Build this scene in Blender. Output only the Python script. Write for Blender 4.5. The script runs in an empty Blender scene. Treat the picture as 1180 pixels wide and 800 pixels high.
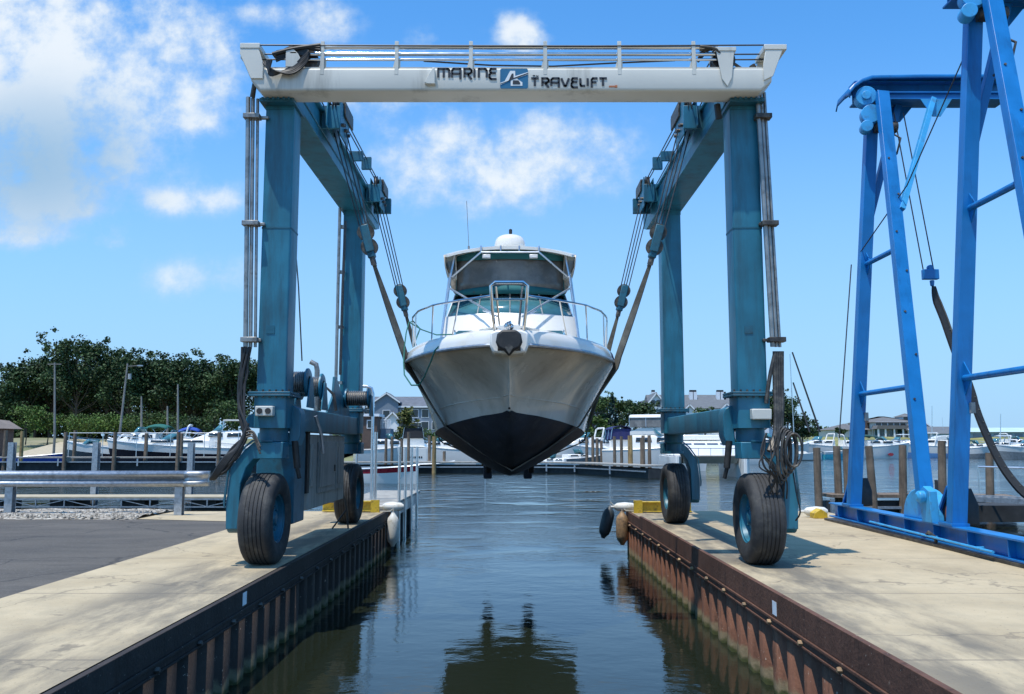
import bpy, math, random
from mathutils import Vector, Matrix
random.seed(7)
SC = bpy.context.scene
COL = SC.collection
TH = math.radians(6.47); F = 987.0; CH = 1.7; WZ = -1.05
def at(px, py, Y):
    """world point at distance Y seen at photo position (px, py)"""
    r = -math.tan(math.atan((py-400)/F) - TH)
    z = Y*r; D = Y*math.cos(TH) + z*math.sin(TH)
    return Vector(((px-590)*D/F, Y, CH+z))
V = Vector
# ------------------------------------------------------------------ materials
def sock(n, *names):
    for k in names:
        if k in n.inputs: return n.inputs[k]
def mat(name, col, rough=.5, metal=0, var=.15, scale=3, bump=0, bscale=40, dirt=None, damt=.3, dscale=2.0,
        streak=False, island=0, coat=0, spec=None, trans=0, alpha=None, detail=5):
    m = bpy.data.materials.new(name); m.use_nodes = True
    nt = m.node_tree; N = nt.nodes; L = nt.links
    b = N['Principled BSDF']
    b.inputs['Roughness'].default_value = rough; b.inputs['Metallic'].default_value = metal
    if coat: b.inputs['Coat Weight'].default_value = coat; b.inputs['Coat Roughness'].default_value = .08
    if spec is not None: b.inputs['Specular IOR Level'].default_value = spec
    if trans: b.inputs['Transmission Weight'].default_value = trans
    if alpha is not None: b.inputs['Alpha'].default_value = alpha
    tc = N.new('ShaderNodeTexCoord'); mp = N.new('ShaderNodeMapping')
    L.new(tc.outputs['Object'], mp.inputs[0])
    if streak: mp.inputs['Scale'].default_value = (1, 1, .12)
    n1 = N.new('ShaderNodeTexNoise'); n1.inputs['Scale'].default_value = scale; n1.inputs['Detail'].default_value = detail
    L.new(tc.outputs['Object'], n1.inputs['Vector'])
    cr = N.new('ShaderNodeValToRGB'); cr.color_ramp.elements[0].position = .3; cr.color_ramp.elements[1].position = .7
    c = V(col)
    cr.color_ramp.elements[0].color = (*(c*(1-var)), 1); cr.color_ramp.elements[1].color = (*[min(1, x) for x in c*(1+var)], 1)
    L.new(n1.outputs['Fac'], cr.inputs[0]); out = cr.outputs[0]
    if island:
        g = N.new('ShaderNodeNewGeometry'); hs = N.new('ShaderNodeHueSaturation')
        mr = N.new('ShaderNodeMapRange'); mr.inputs['To Min'].default_value = 1-island; mr.inputs['To Max'].default_value = 1+island
        L.new(g.outputs['Random Per Island'], mr.inputs[0]); L.new(mr.outputs[0], hs.inputs['Value'])
        mr2 = N.new('ShaderNodeMapRange'); mr2.inputs['To Min'].default_value = .48; mr2.inputs['To Max'].default_value = .515
        L.new(g.outputs['Random Per Island'], mr2.inputs[0]); L.new(mr2.outputs[0], hs.inputs['Hue'])
        L.new(out, hs.inputs['Color']); out = hs.outputs[0]
    if dirt:
        n2 = N.new('ShaderNodeTexNoise'); n2.inputs['Scale'].default_value = dscale; n2.inputs['Detail'].default_value = 9; n2.inputs['Roughness'].default_value = .68
        L.new(mp.outputs[0], n2.inputs['Vector'])
        r2 = N.new('ShaderNodeValToRGB'); r2.color_ramp.elements[0].position = .62-damt*.35; r2.color_ramp.elements[1].position = .78-damt*.2
        L.new(n2.outputs['Fac'], r2.inputs[0])
        mx = N.new('ShaderNodeMix'); mx.data_type = 'RGBA'; mx.inputs[7].default_value = (*dirt, 1)
        L.new(r2.outputs[0], mx.inputs[0]); L.new(out, mx.inputs[6]); out = mx.outputs[2]
    L.new(out, b.inputs['Base Color'])
    # roughness variation
    rr = N.new('ShaderNodeMapRange'); rr.inputs['To Min'].default_value = max(0, rough-.08); rr.inputs['To Max'].default_value = min(1, rough+.12)
    L.new(n1.outputs['Fac'], rr.inputs[0]); L.new(rr.outputs[0], b.inputs['Roughness'])
    if bump:
        n3 = N.new('ShaderNodeTexNoise'); n3.inputs['Scale'].default_value = bscale; n3.inputs['Detail'].default_value = 6
        L.new(tc.outputs['Object'], n3.inputs['Vector'])
        bp = N.new('ShaderNodeBump'); bp.inputs['Strength'].default_value = bump; bp.inputs['Distance'].default_value = .02
        L.new(n3.outputs['Fac'], bp.inputs['Height']); L.new(bp.outputs[0], b.inputs['Normal'])
    return m
M = {}
M['teal'] = mat('teal_paint', (.017, .155, .235), .40, var=.22, scale=1.7, dirt=(.018, .070, .10), damt=.42, dscale=3.2, streak=True, bump=.12, bscale=9)
M['teal_d'] = mat('teal_paint_worn', (.012, .12, .185), .45, var=.25, scale=3, dirt=(.02, .05, .065), damt=.5, dscale=3, bump=.2, bscale=12)
M['blue'] = mat('blue_paint', (.005, .165, .46), .36, var=.14, scale=2, dirt=(.005, .09, .26), damt=.28, dscale=3, streak=True, bump=.1, bscale=10)
M['blue_l'] = mat('pale_blue_paint', (.045, .34, .66), .4, var=.15, scale=3, dirt=(.07, .16, .28), damt=.25, dscale=5, bump=.1)
M['white_steel'] = mat('white_steel_paint', (.60, .59, .53), .42, var=.06, scale=1.2, dirt=(.30, .29, .25), damt=.22, dscale=1.6, streak=True, bump=.06, bscale=6)
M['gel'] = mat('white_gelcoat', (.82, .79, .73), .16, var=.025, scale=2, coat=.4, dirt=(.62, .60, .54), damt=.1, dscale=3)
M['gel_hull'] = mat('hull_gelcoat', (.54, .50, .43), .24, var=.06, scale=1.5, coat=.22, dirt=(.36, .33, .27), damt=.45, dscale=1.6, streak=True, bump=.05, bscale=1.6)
M['antifoul'] = mat('bottom_paint', (.014, .022, .036), .62, var=.35, scale=3, dirt=(.04, .05, .06), damt=.3, dscale=5, bump=.25, bscale=30)
M['rubber'] = mat('tyre_rubber', (.030, .030, .031), .72, var=.3, scale=6, dirt=(.085, .08, .07), damt=.35, dscale=5, bump=.25, bscale=45)
M['black'] = mat('black_rubber', (.018, .018, .018), .55, var=.3, scale=8, dirt=(.05, .045, .04), damt=.3)
M['steel'] = mat('galvanised_steel', (.46, .48, .50), .38, .75, var=.16, scale=14, dirt=(.28, .29, .30), damt=.3, dscale=6)
M['alu'] = mat('aluminium', (.70, .71, .72), .28, .9, var=.06, scale=8)
M['chrome'] = mat('polished_steel', (.62, .63, .64), .12, 1, var=.05, scale=5)
M['pipe'] = mat('grey_pipe', (.30, .30, .29), .38, .6, var=.2, scale=7, dirt=(.12, .10, .08), damt=.3, dscale=6)
M['rope'] = mat('wire_rope', (.06, .062, .065), .5, .5, var=.3, scale=30)
M['greygrease'] = mat('greasy_steel', (.07, .065, .06), .5, .5, var=.4, scale=9, dirt=(.16, .14, .11), damt=.4, dscale=9)
M['panel'] = mat('grey_panel_paint', (.36, .37, .35), .5, var=.15, scale=3, dirt=(.09, .10, .10), damt=.35, dscale=3, streak=True)
M['strap'] = mat('sling_webbing', (.115, .11, .092), .85, var=.3, scale=6, dirt=(.06, .055, .045), damt=.6, dscale=4, bump=.3, bscale=120)
M['bstrap'] = mat('black_webbing', (.020, .021, .022), .8, var=.3, scale=10, bump=.3, bscale=120)
M['rust'] = None
M['letter'] = mat('black_lettering', (.022, .024, .03), .45, var=.1)
M['logo_blue'] = mat('sign_blue', (.015, .13, .25), .4, var=.1)
M['logo_white'] = mat('sign_white', (.75, .76, .75), .4, var=.04)
M['yellow'] = mat('yellow_paint', (.62, .42, .03), .5, var=.15, scale=6, dirt=(.16, .10, .03), damt=.35, dscale=7)
M['fender'] = mat('white_fender_vinyl', (.72, .71, .66), .4, var=.1, dirt=(.40, .36, .28), damt=.25, dscale=9)
M['fender_t'] = mat('tan_fender_vinyl', (.42, .26, .13), .55, var=.3, scale=7, dirt=(.10, .07, .045), damt=.6, dscale=8)
M['fender_d'] = mat('grey_fender_vinyl', (.05, .06, .065), .5, var=.3, scale=7)
M['wood'] = mat('weathered_piling', (.20, .145, .10), .85, var=.3, scale=3, dirt=(.09, .065, .045), damt=.5, dscale=5, streak=True, bump=.4, bscale=20)
M['wood_y'] = mat('yellow_piling', (.36, .24, .10), .85, var=.3, scale=3, dirt=(.15, .09, .045), damt=.4, dscale=5, streak=True, bump=.4, bscale=20)
M['deckwood'] = mat('grey_deck_boards', (.34, .32, .28), .85, var=.2, scale=3, dirt=(.2, .18, .15), damt=.4, dscale=4, bump=.2)
M['dockdark'] = mat('dark_dock_frame', (.035, .036, .036), .8, var=.4, scale=3)
M['canvas_green'] = mat('green_canvas', (.012, .115, .09), .8, var=.15, scale=4, bump=.2, bscale=6)
M['canvas_dgreen'] = mat('dark_green_canvas', (.012, .06, .05), .8, var=.15, scale=4, bump=.2, bscale=6)
M['canvas_blue'] = mat('blue_canvas', (.02, .07, .33), .8, var=.2, scale=3, bump=.2, bscale=6)
M['canvas_navy'] = mat('navy_canvas', (.015, .02, .095), .8, var=.2, scale=3, bump=.2, bscale=6)
M['canvas_black'] = mat('black_canvas', (.012, .013, .016), .8, var=.2)
M['canvas_white'] = mat('white_canvas', (.72, .72, .70), .7, var=.06)
M['black_gel'] = mat('black_gelcoat', (.014, .014, .022), .15, var=.1, coat=.5)
M['blue_gel'] = mat('light_blue_gelcoat', (.16, .34, .62), .2, var=.08, coat=.4)
M['grey_gel'] = mat('grey_gelcoat', (.26, .27, .27), .25, var=.1, coat=.3)
M['red_gel'] = mat('red_stripe', (.32, .012, .025), .25, var=.08, coat=.3)
M['teal_gel'] = mat('teal_gelcoat', (.05, .42, .52), .25, var=.08, coat=.3)
M['teak'] = mat('tan_interior', (.36, .22, .11), .6, var=.2)
M['glass'] = mat('dark_glass', (.012, .018, .022), .05, var=.2, spec=.8)
M['tglass'] = mat('teal_windscreen', (.05, .16, .19), .06, var=.3, scale=2, spec=.8)
M['vinyl'] = mat('clear_vinyl', (.115, .115, .108), .22, var=.35, scale=1.1, spec=.6, bump=.5, bscale=2.2, dirt=(.22, .215, .20), damt=.45, dscale=.9)
M['vteal'] = mat('teal_canvas_trim', (.010, .115, .125), .75, var=.15)
M['shrink'] = mat('sand', (.42, .35, .24), .95, var=.15)
M['roof_grey'] = mat('grey_shingles', (.125, .135, .155), .9, var=.2, scale=1.2, bump=.4, bscale=8)
M['roof_lgrey'] = mat('light_grey_shingles', (.13, .14, .15), .9, var=.1, scale=1.2, bump=.3, bscale=8)
M['roof_brown'] = mat('brown_shingles', (.19, .155, .13), .9, var=.15, scale=1.2, bump=.4, bscale=8)
M['roof_taupe'] = mat('taupe_shingles', (.135, .13, .125), .9, var=.12, scale=1.2, bump=.4, bscale=8)
M['sid_white'] = mat('white_siding', (.72, .74, .76), .7, var=.05)
M['sid_grey'] = mat('blue_grey_siding', (.17, .215, .27), .75, var=.08)
M['sid_stone'] = mat('pale_stone_siding', (.55, .54, .50), .8, var=.12, scale=1.5)
M['sid_brown'] = mat('brown_siding', (.10, .065, .05), .8, var=.2)
M['metal_roof'] = mat('pale_metal_roof', (.50, .62, .64), .45, var=.05, scale=.3)
M['metal_wall'] = mat('blue_grey_metal_wall', (.22, .32, .38), .5, var=.12, scale=.4)
M['bark'] = mat('tree_bark', (.10, .075, .055), .9, var=.3, scale=4, bump=.5, bscale=10)
M['pole'] = mat('grey_pole_wood', (.24, .225, .20), .85, var=.2, scale=2)
M['lamp'] = mat('lamp_lens', (.80, .82, .84), .2, var=.1)
M['rope_g'] = mat('green_rope', (.02, .14, .12), .8, var=.3, scale=40)
M['rope_w'] = mat('pale_rope', (.50, .46, .38), .85, var=.2, scale=40)
M['bronze'] = mat('bronze', (.12, .09, .05), .4, .9, var=.3)
M['orange'] = mat('faded_orange_paint', (.40, .13, .05), .55, var=.2)
def leaf(name, col, isl=.42):
    m = mat(name, col, .6, var=.45, scale=.35, island=isl, detail=3, spec=.25)
    return m
M['leaf_dark'] = leaf('dark_foliage', (.043, .074, .026))
M['leaf_mid'] = leaf('mid_foliage', (.055, .092, .024))
M['leaf_light'] = leaf('bright_foliage', (.085, .140, .028))
M['leaf_blue'] = leaf('conifer_foliage', (.024, .055, .045))
M['leaf_rust'] = leaf('turning_foliage', (.12, .13, .03))
M['grass'] = mat('dry_grass', (.25, .23, .08), .95, var=.3, scale=.4, dirt=(.09, .13, .04), damt=.6, dscale=.15)
M['earth'] = mat('shore_ground', (.16, .17, .08), .95, var=.3, scale=.2, dirt=(.34, .29, .20), damt=.4, dscale=.06)

def tex_mat(name, fn):
    m = bpy.data.materials.new(name); m.use_nodes = True
    nt = m.node_tree; fn(nt, nt.nodes, nt.links, nt.nodes['Principled BSDF']); return m
def noise(N, L, vec, scale, detail=6, rough=.6):
    n = N.new('ShaderNodeTexNoise'); n.inputs['Scale'].default_value = scale; n.inputs['Detail'].default_value = detail; n.inputs['Roughness'].default_value = rough
    L.new(vec, n.inputs['Vector']); return n.outputs['Fac']
def ramp(N, L, fac, stops):
    r = N.new('ShaderNodeValToRGB'); e = r.color_ramp.elements
    e[0].position = stops[0][0]; e[0].color = (*stops[0][1], 1); e[1].position = stops[1][0]; e[1].color = (*stops[1][1], 1)
    for p, c in stops[2:]:
        k = e.new(p); k.color = (*c, 1)
    L.new(fac, r.inputs[0]); return r.outputs[0]
def mixc(N, L, fac, a, b, mode='MIX'):
    m = N.new('ShaderNodeMix'); m.data_type = 'RGBA'; m.blend_type = mode
    for s, x in ((0, fac), (6, a), (7, b)):
        if isinstance(x, (int, float)): m.inputs[s].default_value = x
        elif isinstance(x, tuple): m.inputs[s].default_value = (*x, 1)
        else: L.new(x, m.inputs[s])
    return m.outputs[2]
def mth(N, L, op, a, b=None, c=None, clamp=False):
    n = N.new('ShaderNodeMath'); n.operation = op; n.use_clamp = clamp
    for i, x in enumerate((a, b, c)):
        if x is None: continue
        if isinstance(x, (int, float)): n.inputs[i].default_value = x
        else: L.new(x, n.inputs[i])
    return n.outputs[0]
def sstep(N, L, x, a, b):
    n = N.new('ShaderNodeMapRange'); n.interpolation_type = 'SMOOTHSTEP'
    L.new(x, n.inputs[0]); n.inputs[1].default_value = a; n.inputs[2].default_value = b; return n.outputs[0]

def f_conc(nt, N, L, b, edge_x=None, sgn=1, joints=True):
    tc = N.new('ShaderNodeTexCoord'); o = tc.outputs['Object']
    sp = N.new('ShaderNodeSeparateXYZ'); L.new(o, sp.inputs[0])
    base = ramp(N, L, noise(N, L, o, .7, 8, .62), [(.28, (.375, .295, .180)), (.72, (.55, .445, .285))])
    mp = N.new('ShaderNodeMapping'); mp.inputs['Scale'].default_value = (1.0, .28, 1); L.new(o, mp.inputs[0])
    st = noise(N, L, mp.outputs[0], 1.5, 9, .65)
    # worn, tyre-blackened track a metre in from the slip edge
    d = mth(N, L, 'ABSOLUTE', mth(N, L, 'SUBTRACT', sp.outputs[0], edge_x))
    trk = mth(N, L, 'SUBTRACT', 1, sstep(N, L, mth(N, L, 'ABSOLUTE', mth(N, L, 'SUBTRACT', d, .60)), .25, 1.15))
    f = mth(N, L, 'MULTIPLY', trk, sstep(N, L, st, .36, .60))
    mot = sstep(N, L, noise(N, L, o, 2.6, 10, .72), .44, .66)
    base = mixc(N, L, mth(N, L, 'MULTIPLY', mot, .26), base, (.27, .235, .165))
    c = mixc(N, L, mth(N, L, 'MULTIPLY', f, .78), base, (.105, .095, .078))
    vz = N.new('ShaderNodeTexVoronoi'); vz.feature = 'DISTANCE_TO_EDGE'; vz.inputs['Scale'].default_value = .33
    wpv = N.new('ShaderNodeVectorMath'); wpv.operation = 'ADD'; nn_ = N.new('ShaderNodeTexNoise'); nn_.inputs['Scale'].default_value = 1.7; nn_.inputs['Detail'].default_value = 5
    L.new(o, nn_.inputs['Vector']); L.new(o, wpv.inputs[0]); L.new(nn_.outputs['Color'], wpv.inputs[1]); L.new(wpv.outputs[0], vz.inputs['Vector'])
    ck = mth(N, L, 'SUBTRACT', 1, sstep(N, L, vz.outputs['Distance'], .002, .009))
    c = mixc(N, L, mth(N, L, 'MULTIPLY', ck, .5), c, (.12, .10, .075))
    oil = sstep(N, L, noise(N, L, o, 1.15, 5, .6), .66, .70)
    c = mixc(N, L, mth(N, L, 'MULTIPLY', oil, .55), c, (.10, .085, .065))
    sp2 = sstep(N, L, noise(N, L, mp.outputs[0], .8, 8, .7), .57, .68)
    c = mixc(N, L, mth(N, L, 'MULTIPLY', sp2, .45), c, (.20, .17, .12))
    spk = sstep(N, L, noise(N, L, o, 22, 2), .66, .71)
    c = mixc(N, L, mth(N, L, 'MULTIPLY', spk, .6), c, (.13, .11, .09))
    if joints:
        j = mth(N, L, 'ABSOLUTE', mth(N, L, 'SUBTRACT', mth(N, L, 'FRACT', mth(N, L, 'DIVIDE', mth(N, L, 'ADD', sp.outputs[1], .6), 3.05)), .5))
        jl = mth(N, L, 'SUBTRACT', 1, sstep(N, L, j, .002, .006))
        c = mixc(N, L, mth(N, L, 'MULTIPLY', jl, .75), c, (.12, .10, .08))
    L.new(c, b.inputs['Base Color']); b.inputs['Roughness'].default_value = .9
    bp = N.new('ShaderNodeBump'); bp.inputs['Strength'].default_value = .5; bp.inputs['Distance'].default_value = .012
    L.new(noise(N, L, o, 35, 8), bp.inputs['Height']); L.new(bp.outputs[0], b.inputs['Normal'])
M['conc_l'] = tex_mat('quay_concrete_left', lambda *a: f_conc(*a, edge_x=-3.21))
M['conc_r'] = tex_mat('quay_concrete_right', lambda *a: f_conc(*a, edge_x=2.97))
def f_asph(nt, N, L, b):
    tc = N.new('ShaderNodeTexCoord'); o = tc.outputs['Object']
    mp = N.new('ShaderNodeMapping'); mp.inputs['Scale'].default_value = (.35, 1, 1); L.new(o, mp.inputs[0])
    c = ramp(N, L, noise(N, L, mp.outputs[0], .9, 9, .6), [(.3, (.068, .060, .050)), (.7, (.120, .104, .085))])
    c = mixc(N, L, mth(N, L, 'MULTIPLY', sstep(N, L, noise(N, L, mp.outputs[0], 2.3, 9, .7), .48, .64), .5), c, (.055, .048, .042))
    vz = N.new('ShaderNodeTexVoronoi'); vz.feature = 'DISTANCE_TO_EDGE'; vz.inputs['Scale'].default_value = .28
    wpv = N.new('ShaderNodeVectorMath'); wpv.operation = 'ADD'; nn_ = N.new('ShaderNodeTexNoise'); nn_.inputs['Scale'].default_value = 1.1; nn_.inputs['Detail'].default_value = 6
    L.new(o, nn_.inputs['Vector']); L.new(o, wpv.inputs[0]); L.new(nn_.outputs['Color'], wpv.inputs[1]); L.new(wpv.outputs[0], vz.inputs['Vector'])
    c = mixc(N, L, mth(N, L, 'MULTIPLY', mth(N, L, 'SUBTRACT', 1, sstep(N, L, vz.outputs['Distance'], .003, .012)), .7), c, (.028, .025, .022))
    g = sstep(N, L, noise(N, L, o, 34, 3), .58, .7)
    c = mixc(N, L, mth(N, L, 'MULTIPLY', g, .5), c, (.22, .21, .20))
    L.new(c, b.inputs['Base Color']); b.inputs['Roughness'].default_value = .88
    bp = N.new('ShaderNodeBump'); bp.inputs['Strength'].default_value = .7; bp.inputs['Distance'].default_value = .01
    L.new(noise(N, L, o, 70, 5), bp.inputs['Height']); L.new(bp.outputs[0], b.inputs['Normal'])
M['asphalt'] = tex_mat('asphalt', f_asph)
def f_grav(nt, N, L, b):
    tc = N.new('ShaderNodeTexCoord'); o = tc.outputs['Object']
    v = N.new('ShaderNodeTexVoronoi'); v.inputs['Scale'].default_value = 16; L.new(o, v.inputs['Vector'])
    hs = N.new('ShaderNodeSeparateColor'); L.new(v.outputs['Color'], hs.inputs[0])
    c = ramp(N, L, hs.outputs[0], [(0, (.16, .14, .11)), (1, (.52, .48, .41)), (.5, (.33, .29, .24))])
    L.new(c, b.inputs['Base Color']); b.inputs['Roughness'].default_value = .95
    bp = N.new('ShaderNodeBump'); bp.invert = True; bp.inputs['Strength'].default_value = 1; bp.inputs['Distance'].default_value = .05
    L.new(v.outputs['Distance'], bp.inputs['Height']); L.new(bp.outputs[0], b.inputs['Normal'])
M['gravel'] = tex_mat('gravel', f_grav)
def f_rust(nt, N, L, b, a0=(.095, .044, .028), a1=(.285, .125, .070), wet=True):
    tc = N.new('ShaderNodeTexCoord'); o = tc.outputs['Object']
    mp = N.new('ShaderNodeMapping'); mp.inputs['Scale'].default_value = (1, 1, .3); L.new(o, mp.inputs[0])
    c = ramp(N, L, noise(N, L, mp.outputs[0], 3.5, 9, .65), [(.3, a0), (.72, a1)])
    sp = N.new('ShaderNodeSeparateXYZ'); L.new(o, sp.inputs[0])
    big = noise(N, L, o, .9, 4, .6)
    c = mixc(N, L, mth(N, L, 'MULTIPLY', sstep(N, L, big, .42, .62), .55), c, tuple(k*.45 for k in a1))
    dk = sstep(N, L, noise(N, L, mp.outputs[0], 7, 8, .7), .50, .66)
    c = mixc(N, L, mth(N, L, 'MULTIPLY', dk, .6), c, (.028, .018, .014))
    sp3 = sstep(N, L, noise(N, L, o, 19, 3), .68, .72)
    c = mixc(N, L, mth(N, L, 'MULTIPLY', sp3, .7), c, (.45, .36, .28))
    if wet:   # weed and scum left at the waterline
        z = mth(N, L, 'ADD', sp.outputs[2], mth(N, L, 'MULTIPLY', mth(N, L, 'SUBTRACT', noise(N, L, o, 5, 5), .5), .28))
        c = mixc(N, L, mth(N, L, 'MULTIPLY', mth(N, L, 'SUBTRACT', 1, sstep(N, L, z, -.93, -.84)), .9), c, (.20, .16, .09))
        c = mixc(N, L, mth(N, L, 'SUBTRACT', 1, sstep(N, L, z, -1.03, -.96)), c, (.055, .06, .018))
    L.new(c, b.inputs['Base Color']); b.inputs['Roughness'].default_value = .75; b.inputs['Specular IOR Level'].default_value = .3
    bp = N.new('ShaderNodeBump'); bp.inputs['Strength'].default_value = .6; bp.inputs['Distance'].default_value = .015
    L.new(noise(N, L, o, 22, 8), bp.inputs['Height']); L.new(bp.outputs[0], b.inputs['Normal'])
M['rust'] = tex_mat('rusty_sheet_pile', f_rust)
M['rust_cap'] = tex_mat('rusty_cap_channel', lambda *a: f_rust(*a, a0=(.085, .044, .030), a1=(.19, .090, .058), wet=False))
M['shaded_rust'] = tex_mat('shaded_sheet_pile', lambda *a: f_rust(*a, a0=(.032, .024, .020), a1=(.085, .060, .045), wet=True))  # same rust as the right wall, darkened to put the shade into its colour
M['shaded_cap'] = tex_mat('shaded_cap_channel', lambda *a: f_rust(*a, a0=(.030, .025, .023), a1=(.065, .052, .045), wet=False))  # cap channel rust again, its shade painted in as a darker, greyer tone
def f_water(nt, N, L, b):
    tc = N.new('ShaderNodeTexCoord'); o = tc.outputs['Object']
    sp = N.new('ShaderNodeSeparateXYZ'); L.new(o, sp.inputs[0])
    far = sstep(N, L, sp.outputs[1], 13, 36)
    b.inputs['Base Color'].default_value = (.013, .017, .010, 1)
    b.inputs['Roughness'].default_value = .02; b.inputs['IOR'].default_value = 1.333
    b.inputs['Specular IOR Level'].default_value = .5
    mp = N.new('ShaderNodeMapping'); mp.inputs['Scale'].default_value = (.95, 1.25, 1); mp.inputs['Rotation'].default_value = (0,0,.35); L.new(o, mp.inputs[0])
    h1 = noise(N, L, mp.outputs[0], 1.3, 3, .5); h2 = noise(N, L, mp.outputs[0], 6, 4, .55); h3 = noise(N, L, mp.outputs[0], .35, 2)
    near = mth(N, L, 'ADD', mth(N, L, 'MULTIPLY', h1, .009), mth(N, L, 'MULTIPLY', h2, .0022))
    rough = mth(N, L, 'ADD', mth(N, L, 'MULTIPLY', h1, .07), mth(N, L, 'MULTIPLY', h2, .034))
    patch = sstep(N, L, h3, .3, .6)
    h = mth(N, L, 'ADD', near, mth(N, L, 'MULTIPLY', mth(N, L, 'MULTIPLY', far, patch), rough))
    bp = N.new('ShaderNodeBump'); bp.inputs['Strength'].default_value = 1; bp.inputs['Distance'].default_value = 1.0
    L.new(h, bp.inputs['Height']); L.new(bp.outputs[0], b.inputs['Normal'])
M['water'] = tex_mat('harbour_water', f_water)
# ------------------------------------------------------------------ mesh building
def spl(P, n):
    out = []
    for i in range(len(P)-1):
        p0, p1, p2, p3 = P[max(0,i-1)], P[i], P[i+1], P[min(len(P)-1,i+2)]
        for k in range(n):
            t = k/n; out.append(.5*((2*p1)+(p2-p0)*t+(2*p0-5*p1+4*p2-p3)*t*t+(3*p1-p0-3*p2+p3)*t**3))
    return out+[P[-1]]
ORG = {}
SPLIT = {'wire_rope','winch_bracket','bolt','rope_guide','hydraulic_pipe','hydraulic_hose','grey_pipe','sheave_bracket','control_cable','stanchion','cleat','deck_light','seat_back','lamp','hardtop_strut','stringer','piling_cap','pontoon','board','window','pane','canopy_pole'}
class MB:
    def __init__(s): s.v = []; s.f = []; s.sm = []
    def add(s, vs, fs, smooth=False):
        k = len(s.v); s.v += [tuple(p) for p in vs]; s.f += [tuple(i+k for i in f) for f in fs]; s.sm += [smooth]*len(fs); return s
    def box(s, x0, x1, y0, y1, z0, z1):
        return s.add([(x0,y0,z0),(x1,y0,z0),(x1,y1,z0),(x0,y1,z0),(x0,y0,z1),(x1,y0,z1),(x1,y1,z1),(x0,y1,z1)],
                     [(0,3,2,1),(4,5,6,7),(0,1,5,4),(1,2,6,5),(2,3,7,6),(3,0,4,7)])
    def hose(s, pts, r, n=8): return s.tube(spl([V(p) for p in pts], 6), r, n)
    def bar(s, p, q, w, h, up=(0,0,1)):
        p = V(p); q = V(q); d = (q-p).normalized(); u = V(up)
        if abs(d.dot(u)) > .98: u = V((0,1,0))
        a = d.cross(u).normalized()*w/2; b = a.cross(d).normalized()*h/2
        return s.add([p-a-b,p+a-b,p+a+b,p-a+b,q-a-b,q+a-b,q+a+b,q-a+b], [(0,1,2,3),(7,6,5,4),(0,4,5,1),(1,5,6,2),(2,6,7,3),(3,7,4,0)])
    def tube(s, pts, r, n=8, caps=True, smooth=True):
        pts = [V(p) for p in pts]; m = len(pts); rs = r if isinstance(r, (list, tuple)) else [r]*m
        t0 = (pts[1]-pts[0]).normalized(); u = V((0,0,1)) if abs(t0.z) < .9 else V((1,0,0))
        a = t0.cross(u).normalized(); vs = []
        for i, p in enumerate(pts):
            t = (pts[min(i+1, m-1)]-pts[max(i-1, 0)]).normalized()
            a = (a - t*a.dot(t)).normalized(); b = t.cross(a)
            for k in range(n):
                w = 2*math.pi*k/n; vs.append(p + (a*math.cos(w)+b*math.sin(w))*rs[i])
        fs = [(i*n+k, i*n+(k+1)%n, (i+1)*n+(k+1)%n, (i+1)*n+k) for i in range(m-1) for k in range(n)]
        s.add(vs, fs, smooth)
        if caps: s.add(vs[:n], [tuple(range(n))[::-1]]); s.add(vs[-n:], [tuple(range(n))])
        return s
    def lathe(s, prof, o, ax=(0,0,1), n=24, smooth=True, a0=0, a1=2*math.pi):
        o = V(o); ax = V(ax).normalized(); u = V((0,0,1)) if abs(ax.z) < .9 else V((1,0,0))
        a = ax.cross(u).normalized(); b = ax.cross(a); full = abs(a1-a0-2*math.pi) < 1e-6; nn = n if full else n+1
        vs = []
        for r, h in prof:
            for k in range(nn):
                w = a0+(a1-a0)*k/n; vs.append(o+ax*h+(a*math.cos(w)+b*math.sin(w))*r)
        fs = [(i*nn+k, i*nn+(k+1)%nn, (i+1)*nn+(k+1)%nn, (i+1)*nn+k) for i in range(len(prof)-1) for k in range(n)]
        return s.add(vs, fs, smooth)
    def prism(s, poly, a, b, axis='y'):
        f = {'y': lambda p, t: (p[0], t, p[1]), 'x': lambda p, t: (t, p[0], p[1]), 'z': lambda p, t: (p[0], p[1], t)}[axis]
        n = len(poly)
        vs = [f(p, a) for p in poly]+[f(p, b) for p in poly]
        return s.add(vs, [tuple(range(n)), tuple(range(2*n-1, n-1, -1))]+[(i, i+n, (i+1)%n+n, (i+1)%n) for i in range(n)])
    def loft(s, rings, closed=False, caps=False, smooth=True):
        n = len(rings[0]); vs = [p for r in rings for p in r]; k = n if closed else n-1
        s.add(vs, [(i*n+j, i*n+(j+1)%n, (i+1)*n+(j+1)%n, (i+1)*n+j) for i in range(len(rings)-1) for j in range(k)], smooth)
        if caps: s.add(rings[0], [tuple(range(n))]); s.add(rings[-1], [tuple(range(n))[::-1]])
        return s
    def quad(s, *p): return s.add(p, [tuple(range(len(p)))])
    def sphere(s, c, r, n=12, sc=(1,1,1)):
        vs = []; m = n//2
        for i in range(m+1):
            t = math.pi*i/m
            for k in range(n):
                w = 2*math.pi*k/n; vs.append((c[0]+r*sc[0]*math.sin(t)*math.cos(w), c[1]+r*sc[1]*math.sin(t)*math.sin(w), c[2]+r*sc[2]*math.cos(t)))
        return s.add(vs, [(i*n+k, i*n+(k+1)%n, (i+1)*n+(k+1)%n, (i+1)*n+k) for i in range(m) for k in range(n)], True)
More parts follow.
